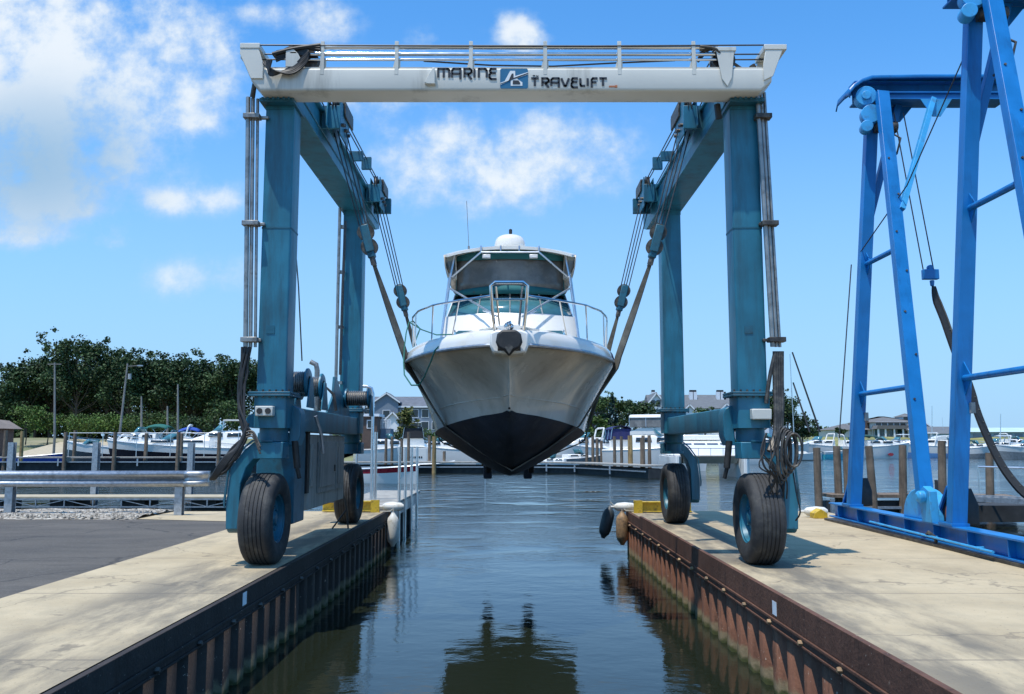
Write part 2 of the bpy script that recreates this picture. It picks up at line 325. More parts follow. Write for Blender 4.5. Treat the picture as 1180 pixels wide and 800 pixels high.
    def components(s):
        key = {}; rep = []
        for p in s.v:
            k = (round(p[0], 4), round(p[1], 4), round(p[2], 4)); rep.append(key.setdefault(k, len(key)))
        par = list(range(len(key)))
        def fd(i):
            while par[i] != i: par[i] = par[par[i]]; i = par[i]
            return i
        for f in s.f:
            a = fd(rep[f[0]])
            for i in f[1:]: par[fd(rep[i])] = a
        g = {}
        for f, sm in zip(s.f, s.sm): g.setdefault(fd(rep[f[0]]), []).append((f, sm))
        out = []
        for fs in g.values():
            mm = MB(); ix = {}
            for f, sm in fs:
                t = []
                for i in f:
                    if i not in ix: ix[i] = len(mm.v); mm.v.append(s.v[i])
                    t.append(ix[i])
                mm.f.append(tuple(t)); mm.sm.append(sm)
            out.append(mm)
        return out
    def build(s, name, mt, parent=None, **kw):
        if name in SPLIT:
            r = None
            for c in s.components(): r = c.build1(name, mt, parent, **kw)
            return r
        return s.build1(name, mt, parent, **kw)
    def build1(s, name, mt, parent=None, bevel=0, solid=0, flip=False, label=None, subd=0, recalc=True):
        o = V((0,0,0)) if parent is None else ORG.get(parent.name, V((0,0,0)))
        me = bpy.data.meshes.new(name)
        me.from_pydata([(a-o.x, b-o.y, c-o.z) for a, b, c in s.v], [], s.f)
        me.polygons.foreach_set('use_smooth', s.sm)
        me.materials.append(M[mt] if isinstance(mt, str) else mt)
        import bmesh
        if recalc and len(s.f) < 40000:
            bm = bmesh.new(); bm.from_mesh(me); bmesh.ops.remove_doubles(bm, verts=bm.verts, dist=1e-5)
            bmesh.ops.recalc_face_normals(bm, faces=bm.faces); bm.to_mesh(me); bm.free()
            me.set_sharp_from_angle(angle=math.radians(38))
        me.update()
        ob = bpy.data.objects.new(name, me); COL.objects.link(ob)
        if parent is not None: ob.parent = parent; ORG[ob.name] = o
        if solid:
            md = ob.modifiers.new('thickness', 'SOLIDIFY'); md.thickness = solid; md.offset = 0
        if subd:
            md = ob.modifiers.new('sub', 'SUBSURF'); md.levels = subd; md.render_levels = subd
        if bevel:
            md = ob.modifiers.new('edge', 'BEVEL'); md.width = bevel; md.segments = 2; md.limit_method = 'ANGLE'; md.angle_limit = math.radians(40)
        if label: ob['label'] = label
        return ob
def tag(o, label, cat, group=None):
    o['label'] = label; o['category'] = cat
    if group: o['group'] = group
    return o
def thing(name, label, cat, loc=(0,0,0), group=None):
    o = bpy.data.objects.new(name, None); COL.objects.link(o); o.location = loc; o.empty_display_size = .3
    ORG[o.name] = V(loc); return tag(o, label, cat, group)
def local_thing(name, label, cat, group=None):
    return thing(name, label, cat, (0,0,0), group)
def place(o, loc, rz=0): o.location = loc; o.rotation_euler = (0, 0, rz); return o
def struct(o): o['kind'] = 'structure'; return o
def dup(o, parent=None):
    c = o.copy(); COL.objects.link(c)
    if parent is not None: c.parent = parent
    for k in list(o.children): dup(k, c)
    return c
# ------------------------------------------------------------------ camera, sun, sky
cam = bpy.data.cameras.new('camera'); co = bpy.data.objects.new('camera', cam); COL.objects.link(co)
cam.sensor_width = 36; cam.lens = F/1180*36; cam.clip_end = 6000; cam.clip_start = .05
co.location = (0, 0, CH); co.rotation_euler = (math.pi/2+TH, 0, 0); SC.camera = co
SD = V((.20, .25, -1)).normalized()
sl = bpy.data.lights.new('sun', 'SUN'); so = bpy.data.objects.new('sun', sl); COL.objects.link(so)
sl.energy = 4.3; sl.angle = math.radians(.5); sl.color = (1, .955, .88)
so.rotation_euler = SD.to_track_quat('-Z', 'Y').to_euler()
el = math.asin(-SD.z); az = math.atan2(-SD.x, -SD.y)
w = bpy.data.worlds.new('World'); SC.world = w; w.use_nodes = True
nt = w.node_tree; N = nt.nodes; L = nt.links
bg = N['Background']; SKY = .15
bg.inputs['Strength'].default_value = SKY
sky = N.new('ShaderNodeTexSky'); sky.sky_type = 'NISHITA'; sky.sun_disc = False
sky.sun_elevation = el; sky.sun_rotation = az; sky.air_density = 1.0; sky.dust_density = .6; sky.ozone_density = 2.0
tc = N.new('ShaderNodeTexCoord'); sp = N.new('ShaderNodeSeparateXYZ'); L.new(tc.outputs['Generated'], sp.inputs[0])
ay = mth(N, L, 'MAXIMUM', mth(N, L, 'ABSOLUTE', sp.outputs[1]), .15)
u = mth(N, L, 'DIVIDE', sp.outputs[0], ay); wv = mth(N, L, 'DIVIDE', sp.outputs[2], ay)
cb = N.new('ShaderNodeCombineXYZ'); L.new(u, cb.inputs[0]); L.new(wv, cb.inputs[1])
nA = noise(N, L, cb.outputs[0], 7.5, 9, .6); nB = noise(N, L, cb.outputs[0], 2.6, 3, .5)
blobs = [  # px, py, rx, ry, weight : direction in the sky
 (70, 5, 150, 55, 1.0), (190, 55, 70, 42, 1.05), (235, 85, 48, 28, .9), (45, 110, 130, 70, .85), (60, 190, 130, 60, .66), (20, 230, 110, 45, .66),
 (125, 187, 24, 15, .8), (92, 238, 24, 14, .55), (190, 233, 22, 14, .72), (250, 230, 38, 18, .75), (30, 275, 60, 15, .62), (225, 322, 80, 27, .5), (130, 280, 24, 14, .5),
 (520, 150, 95, 45, .52), (620, 165, 105, 48, .56), (490, 200, 60, 42, .46), (590, 218, 100, 30, .45), (690, 155, 40, 30, .5), (560, 235, 70, 22, .55),
 (590, 35, 28, 34, .7), (612, 45, 28, 20, .8), (490, 55, 26, 22, .75), (330, 12, 90, 25, .55), (380, 30, 34, 22, .65), (300, 130, 60, 25, .5), (150, 120, 90, 50, .5), (90, 60, 110, 60, .6), (660, 200, 60, 20, .5), (440, 110, 60, 20, .5), (225, 140, 28, 12, .5)]
acc = None
for px, py, rx, ry, wt in blobs:
    p = at(px, py, 1.0); uc = p.x; wc = p.z-CH
    dx = mth(N, L, 'DIVIDE', mth(N, L, 'SUBTRACT', u, uc), rx/F); dy = mth(N, L, 'DIVIDE', mth(N, L, 'SUBTRACT', wv, wc), ry/F)
    d2 = mth(N, L, 'ADD', mth(N, L, 'MULTIPLY', dx, dx), mth(N, L, 'MULTIPLY', dy, dy))
    g = mth(N, L, 'MULTIPLY', mth(N, L, 'EXPONENT', mth(N, L, 'MULTIPLY', d2, -.8)), wt)
    acc = g if acc is None else mth(N, L, 'ADD', acc, g)
acc = mth(N, L, 'MINIMUM', acc, 1.0); nC = noise(N, L, cb.outputs[0], 21, 8, .62)
dens = mth(N, L, 'ADD', mth(N, L, 'MULTIPLY', acc, 1.0), mth(N, L, 'MULTIPLY', mth(N, L, 'SUBTRACT', nA, .5), 2.9))
dens = mth(N, L, 'ADD', dens, mth(N, L, 'MULTIPLY', mth(N, L, 'SUBTRACT', nC, .5), 1.5))
dens = mth(N, L, 'ADD', dens, mth(N, L, 'MULTIPLY', mth(N, L, 'SUBTRACT', nB, .5), .9))
cov = mth(N, L, 'MULTIPLY', sstep(N, L, dens, .25, 1.25), sstep(N, L, acc, .03, .5))
# thick cloud seen from below is blue-grey: its shape, low in the left bank
pg = at(40, 190, 1.0)
gx = mth(N, L, 'DIVIDE', mth(N, L, 'SUBTRACT', u, pg.x), 150/F); gy = mth(N, L, 'DIVIDE', mth(N, L, 'SUBTRACT', wv, pg.z-CH), 95/F)
gg = mth(N, L, 'EXPONENT', mth(N, L, 'MULTIPLY', mth(N, L, 'ADD', mth(N, L, 'MULTIPLY', gx, gx), mth(N, L, 'MULTIPLY', gy, gy)), -.8))
gg = mth(N, L, 'MULTIPLY', mth(N, L, 'MULTIPLY', gg, .8), sstep(N, L, mth(N, L, 'ADD', gg, mth(N, L, 'MULTIPLY', nA, .8)), .45, 1.1), clamp=True)
CW = 1/SKY
ccol = mixc(N, L, gg, mixc(N, L, sstep(N, L, dens, .5, 1.35), (.56*CW, .71*CW, .87*CW), (.84*CW, .90*CW, .95*CW)), (.22*CW, .43*CW, .66*CW))
hs = mixc(N, L, 1.0, sky.outputs[0], (.54, 1.17, 1.60), 'MULTIPLY')
hzf = mth(N, L, 'MULTIPLY', mth(N, L, 'SUBTRACT', 1, sstep(N, L, wv, -.05, .55)), .92)
hs = mixc(N, L, hzf, hs, (.385*CW, .60*CW, .89*CW))
L.new(mixc(N, L, mth(N, L, 'MULTIPLY', cov, mth(N, L, 'ADD', .55, mth(N, L, 'MULTIPLY', acc, .38))), hs, ccol), bg.inputs['Color'])
SC.view_settings.view_transform = 'Standard'; SC.view_settings.look = 'None'; SC.view_settings.gamma = 1; SC.view_settings.exposure = .08
SC.render.engine = 'CYCLES'; SC.cycles.max_bounces = 8; SC.cycles.transparent_max_bounces = 12
SC.cycles.caustics_reflective = False; SC.cycles.caustics_refractive = False

# ------------------------------------------------------------------ setting: water and land
struct(MB().quad((-900,-200,WZ),(900,-200,WZ),(900,2600,WZ),(-900,2600,WZ)).build('water', 'water', recalc=False))
struct(MB().quad((-4000,-3000,-4),(4000,-3000,-4),(4000,5000,-4),(-4000,5000,-4)).build('lake_bed', 'earth', recalc=False))
LX, RX = -3.21, 2.97
# left quay: concrete strip, asphalt, gravel; each sheet a few mm over the one below
struct(MB().box(-80, LX-.26, -60, 22.0, -3, -.012).box(LX-.262, LX-.03, -60, 22.19, -.16, -.012).build('left_ground', 'asphalt'))
struct(MB().box(LX-.028, 80, -60, 4.0, -3, -.012).build('near_ground', 'conc_l'))
struct(MB().quad((-5.25,-60,0),(LX-.03,-60,0),(LX-.03,22.2,0),(-5.75,22.2,0)).build('quay_pavement', 'conc_l', recalc=False))
struct(MB().quad((-8.8,20.0,-.004),(-5.70,19.2,-.004),(-5.75,22.2,-.004),(-8.8,22.2,-.004)).build('concrete_apron', 'conc_l', recalc=False))
gm = MB(); n = 90; rr = random.Random(3)
rows = []
for j in range(14):
    rows.append([(-80+i*(71.4)/n*1.0, 19.9+j*2.3/13+(rr.uniform(-.10,.10) if j == 0 else 0), (.05+rr.uniform(-.03,.04))*min(1, j/2)+(-.010 if j == 0 else 0)) for i in range(n+1)])
gm.loft(rows, smooth=False)
struct(gm.build('gravel_strip', 'gravel'))
struct(MB().box(RX+.26, 7.95, 4.0, 22.1, -3, -.003).box(RX+.03, 7.94, 4.0, 22.29, -.16, 0).build('right_quay', 'conc_r'))
struct(MB().quad((RX+.03,-60,-.006),(60,-60,-.006),(60,4.0,-.006),(RX+.03,4.0,-.006)).build('near_pavement', 'conc_r', recalc=False))
# gravel stones scattered along the strip
sm_ = MB()
for i in range(900):
    x = rr.uniform(-16, -8.6); y = rr.uniform(19.85, 21.9); r = rr.uniform(.02, .055)
    p = [(x+r*math.cos(a)*rr.uniform(.7,1.2), y+r*math.sin(a)*rr.uniform(.7,1.2), .03) for a in (0,1.25,2.5,3.8,5.0)]
    sm_.add(p+[(x,y,.05+r*rr.uniform(.7,1.1))], [(i2,(i2+1)%5,5) for i2 in range(5)])
o = sm_.build('loose_stones', 'gravel'); o['kind'] = 'stuff'
tag(o, 'pale loose stones in the gravel strip below the guardrail', 'gravel')

# sheet pile walls ------------------------------------------------------------
def sheet_wall(label, x, s, y0, y1, m_pile, m_cap, tagx, raised):
    """s = +1: water on the -X side of x (right quay); s = -1: water on the +X side"""
    t = thing('sheet_pile_wall', label, 'sheet pile wall', (x, (y0+y1)/2, 0))
    m = MB(); P = .52; d = .125; y = y0; ln = []
    while y < y1:
        for yy, xx in ((0, 0), (.22, 0), (.29, d), (.45, d)):
            if y+yy <= y1: ln.append((x+s*(xx-.034), y+yy))
        y += P
    m.loft([[(a, b, -2.6) for a, b in ln], [(a, b, -.02) for a, b in ln]], smooth=False)
    m.build('sheet_piling', m_pile, t, solid=.02)
    # upper cap channel and lower waler
    ztop = .065 if raised else .004
    ye = y1-2.4 if raised else y1
    m = MB(); m.box(*sorted((x-s*.056, x+s*.004)), y0, ye, -.215, ztop)
    if raised: m.box(x-.049, x+.004, ye+.002, y1, -.215, .002)
    m.box(x-s*.055-.02, x-s*.055+.02, y0, y1, -.25, -.218)
    m.box(x-s*.055-.008, x-s*.055+.008, y0, y1, -.305, -.252)
    m.box(x-s*.055-.02, x-s*.055+.02, y0, y1, -.332, -.307)
    m.build('cap_channel', m_cap, t, bevel=.005)
    yb = y0+.7; k = 0
    while yb < y1 and k < 30:
        MB().lathe([(0,.05),(.022,.05),(.03,.035),(.03,0)], (x-s*.058, yb, -.28), (-s,0,0), n=6, smooth=False).build('bolt', 'fender_t' if s > 0 else 'greygrease', t)
        yb += 1.04; k += 1
    MB().box(*sorted((x-s*.05, x-s*.058)), tagx, tagx+.15, -.185, -.035).build('tag_plate', 'lamp', t)
    return t
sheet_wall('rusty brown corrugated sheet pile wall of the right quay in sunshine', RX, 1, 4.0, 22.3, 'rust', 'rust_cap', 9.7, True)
sheet_wall('dark shaded corrugated sheet pile wall of the left quay', LX, -1, 4.0, 22.2, 'shaded_rust', 'shaded_cap', 10.3, False)
for nm, lab, a, b in (('sheet_pile_wall', 'dark sheet pile end wall at the far end of the left quay', (-80, 22.2), (LX, 22.2)),
                      ('sheet_pile_wall', 'dark sheet pile end wall at the far end of the right quay', (RX, 22.3), (7.95, 22.3))):
    m = MB(); ln = []; x = a[0]; i = 0
    while x < b[0]-.3:
        ln += [(x, a[1]+.03), (x+.14, a[1]+.03), (x+.2, a[1]+.15), (x+.46, a[1]+.15)]; x += .52
    m.loft([[(p, q, -2.6) for p, q in ln], [(p, q, -.03) for p, q in ln]], smooth=False)
    tag(m.build(nm, 'shaded_rust'), lab, 'sheet pile wall')
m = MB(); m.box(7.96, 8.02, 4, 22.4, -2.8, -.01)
tag(m.build('quay_wall', 'shaded_rust'), 'dark quay wall on the far side of the blue crane beam', 'quay wall')
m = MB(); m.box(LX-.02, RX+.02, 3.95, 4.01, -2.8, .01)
tag(m.build('quay_wall', 'shaded_rust'), 'quay wall closing the near end of the boat slip', 'quay wall')
# ------------------------------------------------------------------ the boat hoist
T = thing('boat_hoist', 'large teal four-wheeled boat hoist with white crossbeam straddling the slip', 'boat hoist', (0, 15.5, 0))
def rounded(x0, x1, z0, z1, r, n=4):
    out = []
    for cx, cz, a in ((x1-r, z0+r, -90), (x1-r, z1-r, 0), (x0+r, z1-r, 90), (x0+r, z0+r, 180)):
        for k in range(n+1):
            t = math.radians(a+90*k/n); out.append((cx+r*math.cos(t), cz+r*math.sin(t)))
    return out
# white crossbeam along X (rounded box section), at Y 11.95..12.40
BZ0, BZ1, BY0, BY1 = 6.80, 7.16, 11.95, 12.40
sec = rounded(BY0, BY1, BZ0, BZ1, .045)
m = MB(); xs = [-3.62, 3.62]
def ringx(x, dz=0, sh=0): return [(x, y, z if z > 6.9 else z+dz) for y, z in sec]
m.loft([ringx(-3.80, .16), ringx(-3.66, .0), ringx(3.62), ringx(3.78, .14)], closed=True, caps=True)
m.box(-3.80, 3.78, BY0+.02, BY0+.05, BZ1, BZ1+.012)
FB = m.build('front_beam', 'white_steel', T, bevel=0)
# end brackets
m = MB(); m.prism([(-3.80,6.98),(-3.97,7.36),(-3.97,7.44),(-3.70,7.44),(-3.62,7.20),(-3.62,6.98)], BY0-.022, BY0-.004)
m.prism([(-3.80,6.98),(-3.97,7.36),(-3.97,7.44),(-3.70,7.44),(-3.62,7.20),(-3.62,6.98)], BY1-.05, BY1+.004)
m.box(-3.97,-3.68,BY0-.03,BY1+.01,7.44,7.52); m.box(-3.965,-3.93,BY0-.002,BY1-.06,7.30,7.44)
m.build('end_bracket', 'white_steel', T, bevel=.008)
m = MB(); m.prism([(3.66,6.95),(3.80,7.02),(3.95,7.42),(3.70,7.42),(3.66,7.2)], BY0-.022, BY0-.004)
m.prism([(3.66,6.95),(3.80,7.02),(3.95,7.42),(3.70,7.42),(3.66,7.2)], BY1-.05, BY1+.004)
m.box(3.68,4.01,BY0-.03,BY1+.01,7.42,7.50); m.build('end_bracket', 'white_steel', T, bevel=.008)
for x0 in (3.00,):
    m = MB()
    for y in (BY0-.022, BY1-.06): m.prism([(x0-.02,7.40),(x0+.24,7.40),(x0+.20,7.0),(x0+.13,6.86),(x0+.05,6.98)], y, y+.018)
    m.box(x0-.03,x0+.27,BY0-.03,BY1-.03,7.40,7.46); m.build('sheave_bracket', 'white_steel', T, bevel=.006)
m = MB()
for y in (BY0-.020, BY1-.08): m.prism([(-3.30,7.16),(-3.30,7.42),(-3.22,7.46),(-3.12,7.36),(-3.02,7.16)], y, y+.018)
m.box(-3.24,-3.14,BY0-.02,BY1-.06,7.36,7.39); m.build('sheave_bracket', 'white_steel', T, bevel=.006)
m = MB(); m.prism([(-1.27,6.90),(-1.21,7.03),(-1.15,7.13),(-1.12,7.12),(-1.11,6.88),(-1.22,6.88)], BY0-.07, BY0+.004)
m.build('cover_plate', 'white_steel', T, bevel=.01)
for sx in (-3.12, 3.02):
    for k in (0, 1): MB().lathe([(.02,0),(.17,0),(.17,.02),(.14,.035),(.17,.05),(.17,.07),(.02,.07)], (sx+.1, BY0+.10+k*.12, 7.32), (0,1,0), n=20).build('sheave', 'greygrease', T)
# pipe rack and ropes on top of the beam
for i in range(6):
    x = -2.77+i*1.085
    m = MB(); m.bar((x, BY0+.02, 6.93), (x, BY0+.02, 7.22), .03, .012); m.bar((x,BY0+.012,7.05),(x,BY0+.012,7.56),.055,.03)
    m.prism([(x-.06,7.16),(x+.05,7.16),(x+.05,7.30),(x-.02,7.34)], BY0+.04, BY0+.055); m.build('pipe_support', 'white_steel', T, bevel=.003)
m = MB()
for z, r, y in ((7.485,.030,BY0+.05),(7.385,.026,BY0+.06),(7.30,.020,BY0+.05),(7.43,.022,BY0+.13)): m.tube([(-3.15,y,z),(3.02,y,z)], r, 10)
m.build('hydraulic_pipe', 'chrome', T)
m = MB()
for z, y in ((7.465,BY0+.22),(7.40,BY0+.26),(7.50,BY0+.0)): m.tube([(-3.75,y,z),(-1,y,z-.01),(1.2,y,z-.015),(3.8,y,z)], .011, 6)
m.tube([(-1.3,BY0+.1,7.30),(-.3,BY0+.1,7.235),(.6,BY0+.1,7.22),(1.5,BY0+.1,7.27),(2.4,BY0+.1,7.31)], .012, 6)
m.build('wire_rope', 'rope', T)
m = MB(); rr = random.Random(5)
for k in range(6):
    m.hose([(-3.62+k*.03,BY0-.03-.02*k,7.22),(-3.5,BY0-.08,7.10-.02*k),(-3.22,BY0-.09+.02*k,7.02+.03*k),(-3.06,BY0-.03,7.14+.03*k),(-2.98,BY0,7.32+.02*k),(-3.2,BY0+.03,7.36+.02*k),(-3.45,BY0+.02,7.26+.03*k)], .016, 6)
for k in range(3): m.hose([(-3.5,BY0+.05*k,7.36),(-3.2,BY0+.03*k,7.44+.03*k),(-2.8,BY0,7.50-.04*k)], .03, 6)
m.build('hydraulic_hose', 'black', T)
m = MB()
for k in range(5): m.hose([(2.75,BY0+.04*k,7.48-.04*k),(2.95,BY0-.02+.05*k,7.44+.02*k),(3.05,BY0,7.36-.03*k),(3.2,BY0+.1,7.3),(3.42,BY0+.2,7.22)], .02, 6)
m.build('hydraulic_hose', 'greygrease', T)
# lettering: strokes in a unit box, drawn as flat ribbons on the beam
GL = {'M': ([[(0,0),(0,1),(.85,1),(1,.85),(1,0)],[(.5,1),(.5,0)]], 1.25), 'A': ([[(0,0),(0,.8),(.2,1),(1,1),(1,-.22)],[(0,.42),(1,.42)]], .95),
      'R': ([[(0,1),(.8,1),(1,.82),(1,.6),(.8,.45),(.15,.45)],[(.62,.45),(.62,.25),(1.0,-.22)],[(.15,1),(.15,0)]], .95), 'I': ([[(0,0),(0,1)]], .18),
      'N': ([[(0,0),(0,1),(.8,1),(1,.8),(1,0)]], .9), 'E': ([[(1,1),(.2,1),(.05,.8),(.2,.52),(.9,.52)],[(.2,.52),(0,.3),(0,-.02),(.2,-.2),(1,-.2)]], .8),
      'T': ([[(0,1),(1,1)],[(.5,1),(.5,0)]], .85), 'V': ([[(0,1),(.42,0),(.6,0),(1,1)]], .95), 'L': ([[(0,1),(0,.2),(.15,0),(1,0)]], .6),
      'F': ([[(1,1),(.2,1),(0,.8),(0,-.22)],[(0,.48),(.8,.48)]], .75)}
GLT = dict(GL); GLT['T'] = ([[(-.1,1),(1,1)],[(.42,1),(.42,0)]], .85)
def write(text, x0, x1, z0, z1, name):
    tot = sum(GLT[c][1] for c in text)+.32*(len(text)-1); k = (x1-x0)/tot; h = z1-z0; x = x0; m = MB()
    for i, c in enumerate(text):
        st, wd = GLT[c]
        for s in st:
            P = [V((x+p[0]*wd*k, BY0-.0065, z0+p[1]*h)) for p in s]
            for a, b in zip(P, P[1:]):
                m.bar(a, b, .008, .031, up=(0,0,1) if abs((b-a).z) < .02 else (1,0,0))
            for p in P[1:-1] if len(P) > 2 else []:
                m.lathe([(0,0),(.0155,0),(.0155,.0078),(0,.0078)], (p.x, BY0-.0105, p.z), (0,1,0), n=10, smooth=False)
        x += wd*k+.32*k
    return m
m = write('MARINE', -1.075, -.225, 7.005, 7.135, 'a'); m.build('lettering', 'letter', FB)
m = MB(); m.box(1.41, 1.50, BY0-.008, BY0+.001, 6.855, 6.878); m.box(1.50, 1.53, BY0-.014, BY0+.001, 6.850, 6.884); m.build('scorch_mark', 'orange', FB)
m = MB(); m.bar((.30,BY0-.0045,7.035),(.34,BY0-.0045,7.035),.006,.007); m.bar((.32,BY0-.0045,7.035),(.32,BY0-.0045,7.015),.006,.006)
m.bar((.355,BY0-.0045,7.012),(.355,BY0-.0045,7.036),.006,.006); m.bar((.355,BY0-.0045,7.036),(.368,BY0-.0045,7.02),.006,.006); m.bar((.368,BY0-.0045,7.02),(.381,BY0-.0045,7.036),.006,.006); m.bar((.381,BY0-.0045,7.036),(.381,BY0-.0045,7.012),.006,.006); m.build('lettering', 'letter', FB)
m = write('TRAVELIFT', .29, 1.38, 6.875, 6.990, 'b'); m.build('lettering', 'letter', FB)
LG = MB(); LG.prism(rounded(-.172, .232, 6.835, 7.137, .025, 3), BY0-.007, BY0+.001); LO = LG.build('logo_panel', 'logo_blue', FB)
def lp(x, z): return (-.172+.404*x, 6.835+.302*z)
m = MB()
m.prism([lp(*p) for p in ((.0,.28),(.16,.36),(.36,.88),(.54,.88),(.54,.62),(1,.82),(1,.70),(.62,.52),(.62,.46),(.80,.30),(.80,.13),(.38,.13),(.38,.42),(.0,.16))], BY0-.011, BY0-.0075)
m.build('logo_mark', 'logo_white', FB)
m = MB()
m.prism([lp(*p) for p in ((.0,.20),(.30,.38),(.42,.74),(.48,.74),(.48,.52),(1,.78),(1,.73),(.50,.47),(.44,.44),(.0,.23))], BY0-.015, BY0-.0115)
m.prism([lp(*p) for p in ((.46,.40),(.66,.40),(.72,.27),(.72,.2),(.45,.2))], BY0-.015, BY0-.0115)
m.build('logo_mark', 'letter', FB)
# columns ------------------------------------------------------------------
def column(xa, xb, ya, yb, z0, z1):
    m = MB(); m.prism(rounded(xa, xb, ya, yb, .03, 3), z0, z1, 'z')
    # welded-on cover strips
    m.box(xa-.0, xb+.0, ya-.014, ya+.0, z1-.10, z1)
    return m.build('column', 'teal', T)
def flange(xa, xb, ya, yb, z, parent=T):
    m = MB(); m.box(xa-.10, xb+.08, ya-.08, yb+.08, z-.034, z-.002); m.box(xa-.10, xb+.08, ya-.08, yb+.08, z+.002, z+.034)
    fl = m.build('flange', 'teal_d', parent, bevel=.006)
    m = MB()
    for i in range(7):
        x = xa-.07+(xb-xa+.13)*i/6
        for y in (ya-.055, yb+.055): m.lathe([(0,.062),(.016,.062),(.016,-.055),(0,-.055)], (x, y, z), n=6, smooth=False)
    m.build('bolt', 'greygrease', fl)
CF = [(-3.70,-3.27),(3.27,3.70)]
for (xa, xb), s in zip(CF, (-1, 1)):
    ya, yb = 12.40, 12.84
    column(xa, xb, BY1-.02, BY1+.42, 2.44, 6.795)
    flange(xa, xb, BY1-.02, BY1+.42, 2.42)
    # rear
    column(xa, xb, 18.35, 18.80, 2.44, 6.80); flange(xa, xb, 18.35, 18.80, 2.42)
    # side beam with side plates and top track
    m = MB(); m.prism([(12.42,6.80),(20.05,6.80),(20.45,6.92),(20.45,7.28),(12.42,7.28)], xa-.06, xb+.03, 'x')
    m.box(xa-.10, xb+.10, 12.42, 20.40, 7.283, 7.33); m.box(xb+.032 if s < 0 else xa-.052, xb+.052 if s < 0 else xa-.062, 12.6, 20.2, 6.98, 7.0)
    SB = m.build('side_beam', 'teal', T, bevel=.012)
    m = MB(); m.box(xa-.04, xb+.04, BY1-.22, BY1+.44, 6.74, 6.795)
    for i in range(6): m.lathe([(0,-.03),(.018,-.03),(.018,.0),(0,.0)], (xa+.02+(xb-xa-.04)*i/5, BY1-.25, 6.77), (0,1,0), n=6, smooth=False)
    m.build('mounting_plate', 'teal_d', T, bevel=.004)
    # base boxes, lower side beam, pivots
    for yc, ln in ((12.60, 1), (18.57, 0)):
        m = MB(); m.prism(rounded(xa-.02, xb+.02, yc-.25, yc+.25, .03, 3), 1.93, 2.386, 'z'); m.build('base_box', 'teal', T)
        xc = (xa+xb)/2
        m = MB(); m.lathe([(0,1.93),(.205,1.93),(.205,1.74),(.16,1.70),(.16,1.55),(.21,1.55),(.21,1.50),(0,1.50)], (xc, yc, 0), n=28); m.build('steering_pivot', 'teal_d', T)
    m = MB(); m.prism(rounded(xa+.04, xb-.02, 1.90, 2.26, .02, 3), 12.86, 18.31); m.build('lower_beam', 'teal', T)
    # end flange of the lower beam, chamfered block at the front leg
    xi = xb if s < 0 else xa
    m = MB(); m.prism([(xi-.0*s,2.28),(xi-s*.12,2.22),(xi-s*.15,2.14),(xi-s*.15,1.82),(xi-s*.10,1.68),(xi+s*.02,1.68)], 12.68, 13.0)
    m.build('beam_bracket', 'teal', T, bevel=.012)
    # wheels ---------------------------------------------------------------
    for yc in (12.55, 18.95):
        xw = s*3.555; W = thing('x', '', '') if False else None
        hub = MB().lathe([(0,-.02),(.10,-.02),(.11,.02),(.085,.05),(.04,.06),(0,.06)], (xw-s*.10, yc, .638), (-s,0,0), n=20).build('wheel', 'teal_d', T)
        R = .65; wd = .225
        prof = [(.345,-.19),(.37,-.20),(.42,-.222),(.50,-.232),(.575,-.225),(.615,-.20),(.640,-.165)]
        xg = -.165
        for g in range(6):
            x2 = xg+.055*(1 if g in (0,5) else 1); rt = R-.012*abs((xg+.0275)/.165)**2
            if g: prof += [(rt-.012, xg-.0005),(rt-.012, xg+.006),(rt, xg+.0085)]
            prof += [(rt, min(x2-.008, .165))]; xg = x2
            if xg > .16: break
        prof += [(.640,.165),(.615,.20),(.575,.225),(.50,.232),(.42,.222),(.37,.20),(.345,.19)]
        MB().lathe(prof, (xw, yc, R-.012), (1,0,0), n=64).build('tyre', 'rubber', hub)
        m = MB(); m.lathe([(.36,-.19),(.35,-.17),(.325,-.165),(.31,-.10),(.25,-.08),(.22,-.085),(.12,-.11),(.0,-.11)], (xw, yc, R-.012), (s,0,0), n=40)
        m.lathe([(.36,.19),(.35,.17),(.325,.165),(.31,.12),(.20,.10),(0,.10)], (xw, yc, R-.012), (s,0,0), n=40)
        for k in range(10):
            a = 2*math.pi*k/10; m.lathe([(.018,0),(.018,.03),(0,.03)], (xw-s*.10, yc+.175*math.cos(a), R-.012+.175*math.sin(a)), (-s,0,0), n=6, smooth=False)
        m.build('rim', 'teal', hub)
        # single sided arm arching over the tyre
        def q(x, z): return (s*x, z)
        arm = [(3.28,1.73),(3.70,1.73),(3.83,1.62),(4.02,1.36),(4.07,.86),(4.06,.50),(3.88,.50),(3.87,1.14),(3.80,1.36),(3.70,1.49),(3.28,1.49)]
        pf = [q(*p) for p in arm]
        m = MB(); m.prism(pf, yc-.20, yc+.16)
        m.lathe([(0,-.0),(.17,0),(.17,.21),(0,.21)], (s*3.86, yc, .60), (s,0,0), n=28)
        am = m.build('wheel_arm', 'teal', T, bevel=.012)
        m = MB(); m.prism([q(*p) for p in ((3.42,1.76),(3.72,1.76),(3.86,1.64),(4.05,1.37),(4.10,.9),(4.09,.8),(4.07,.8),(4.075,.86),(4.03,1.36),(3.84,1.625),(3.71,1.735),(3.42,1.735))], yc-.23, yc-.20)
        m.build('edge_plate', 'teal_d', am)
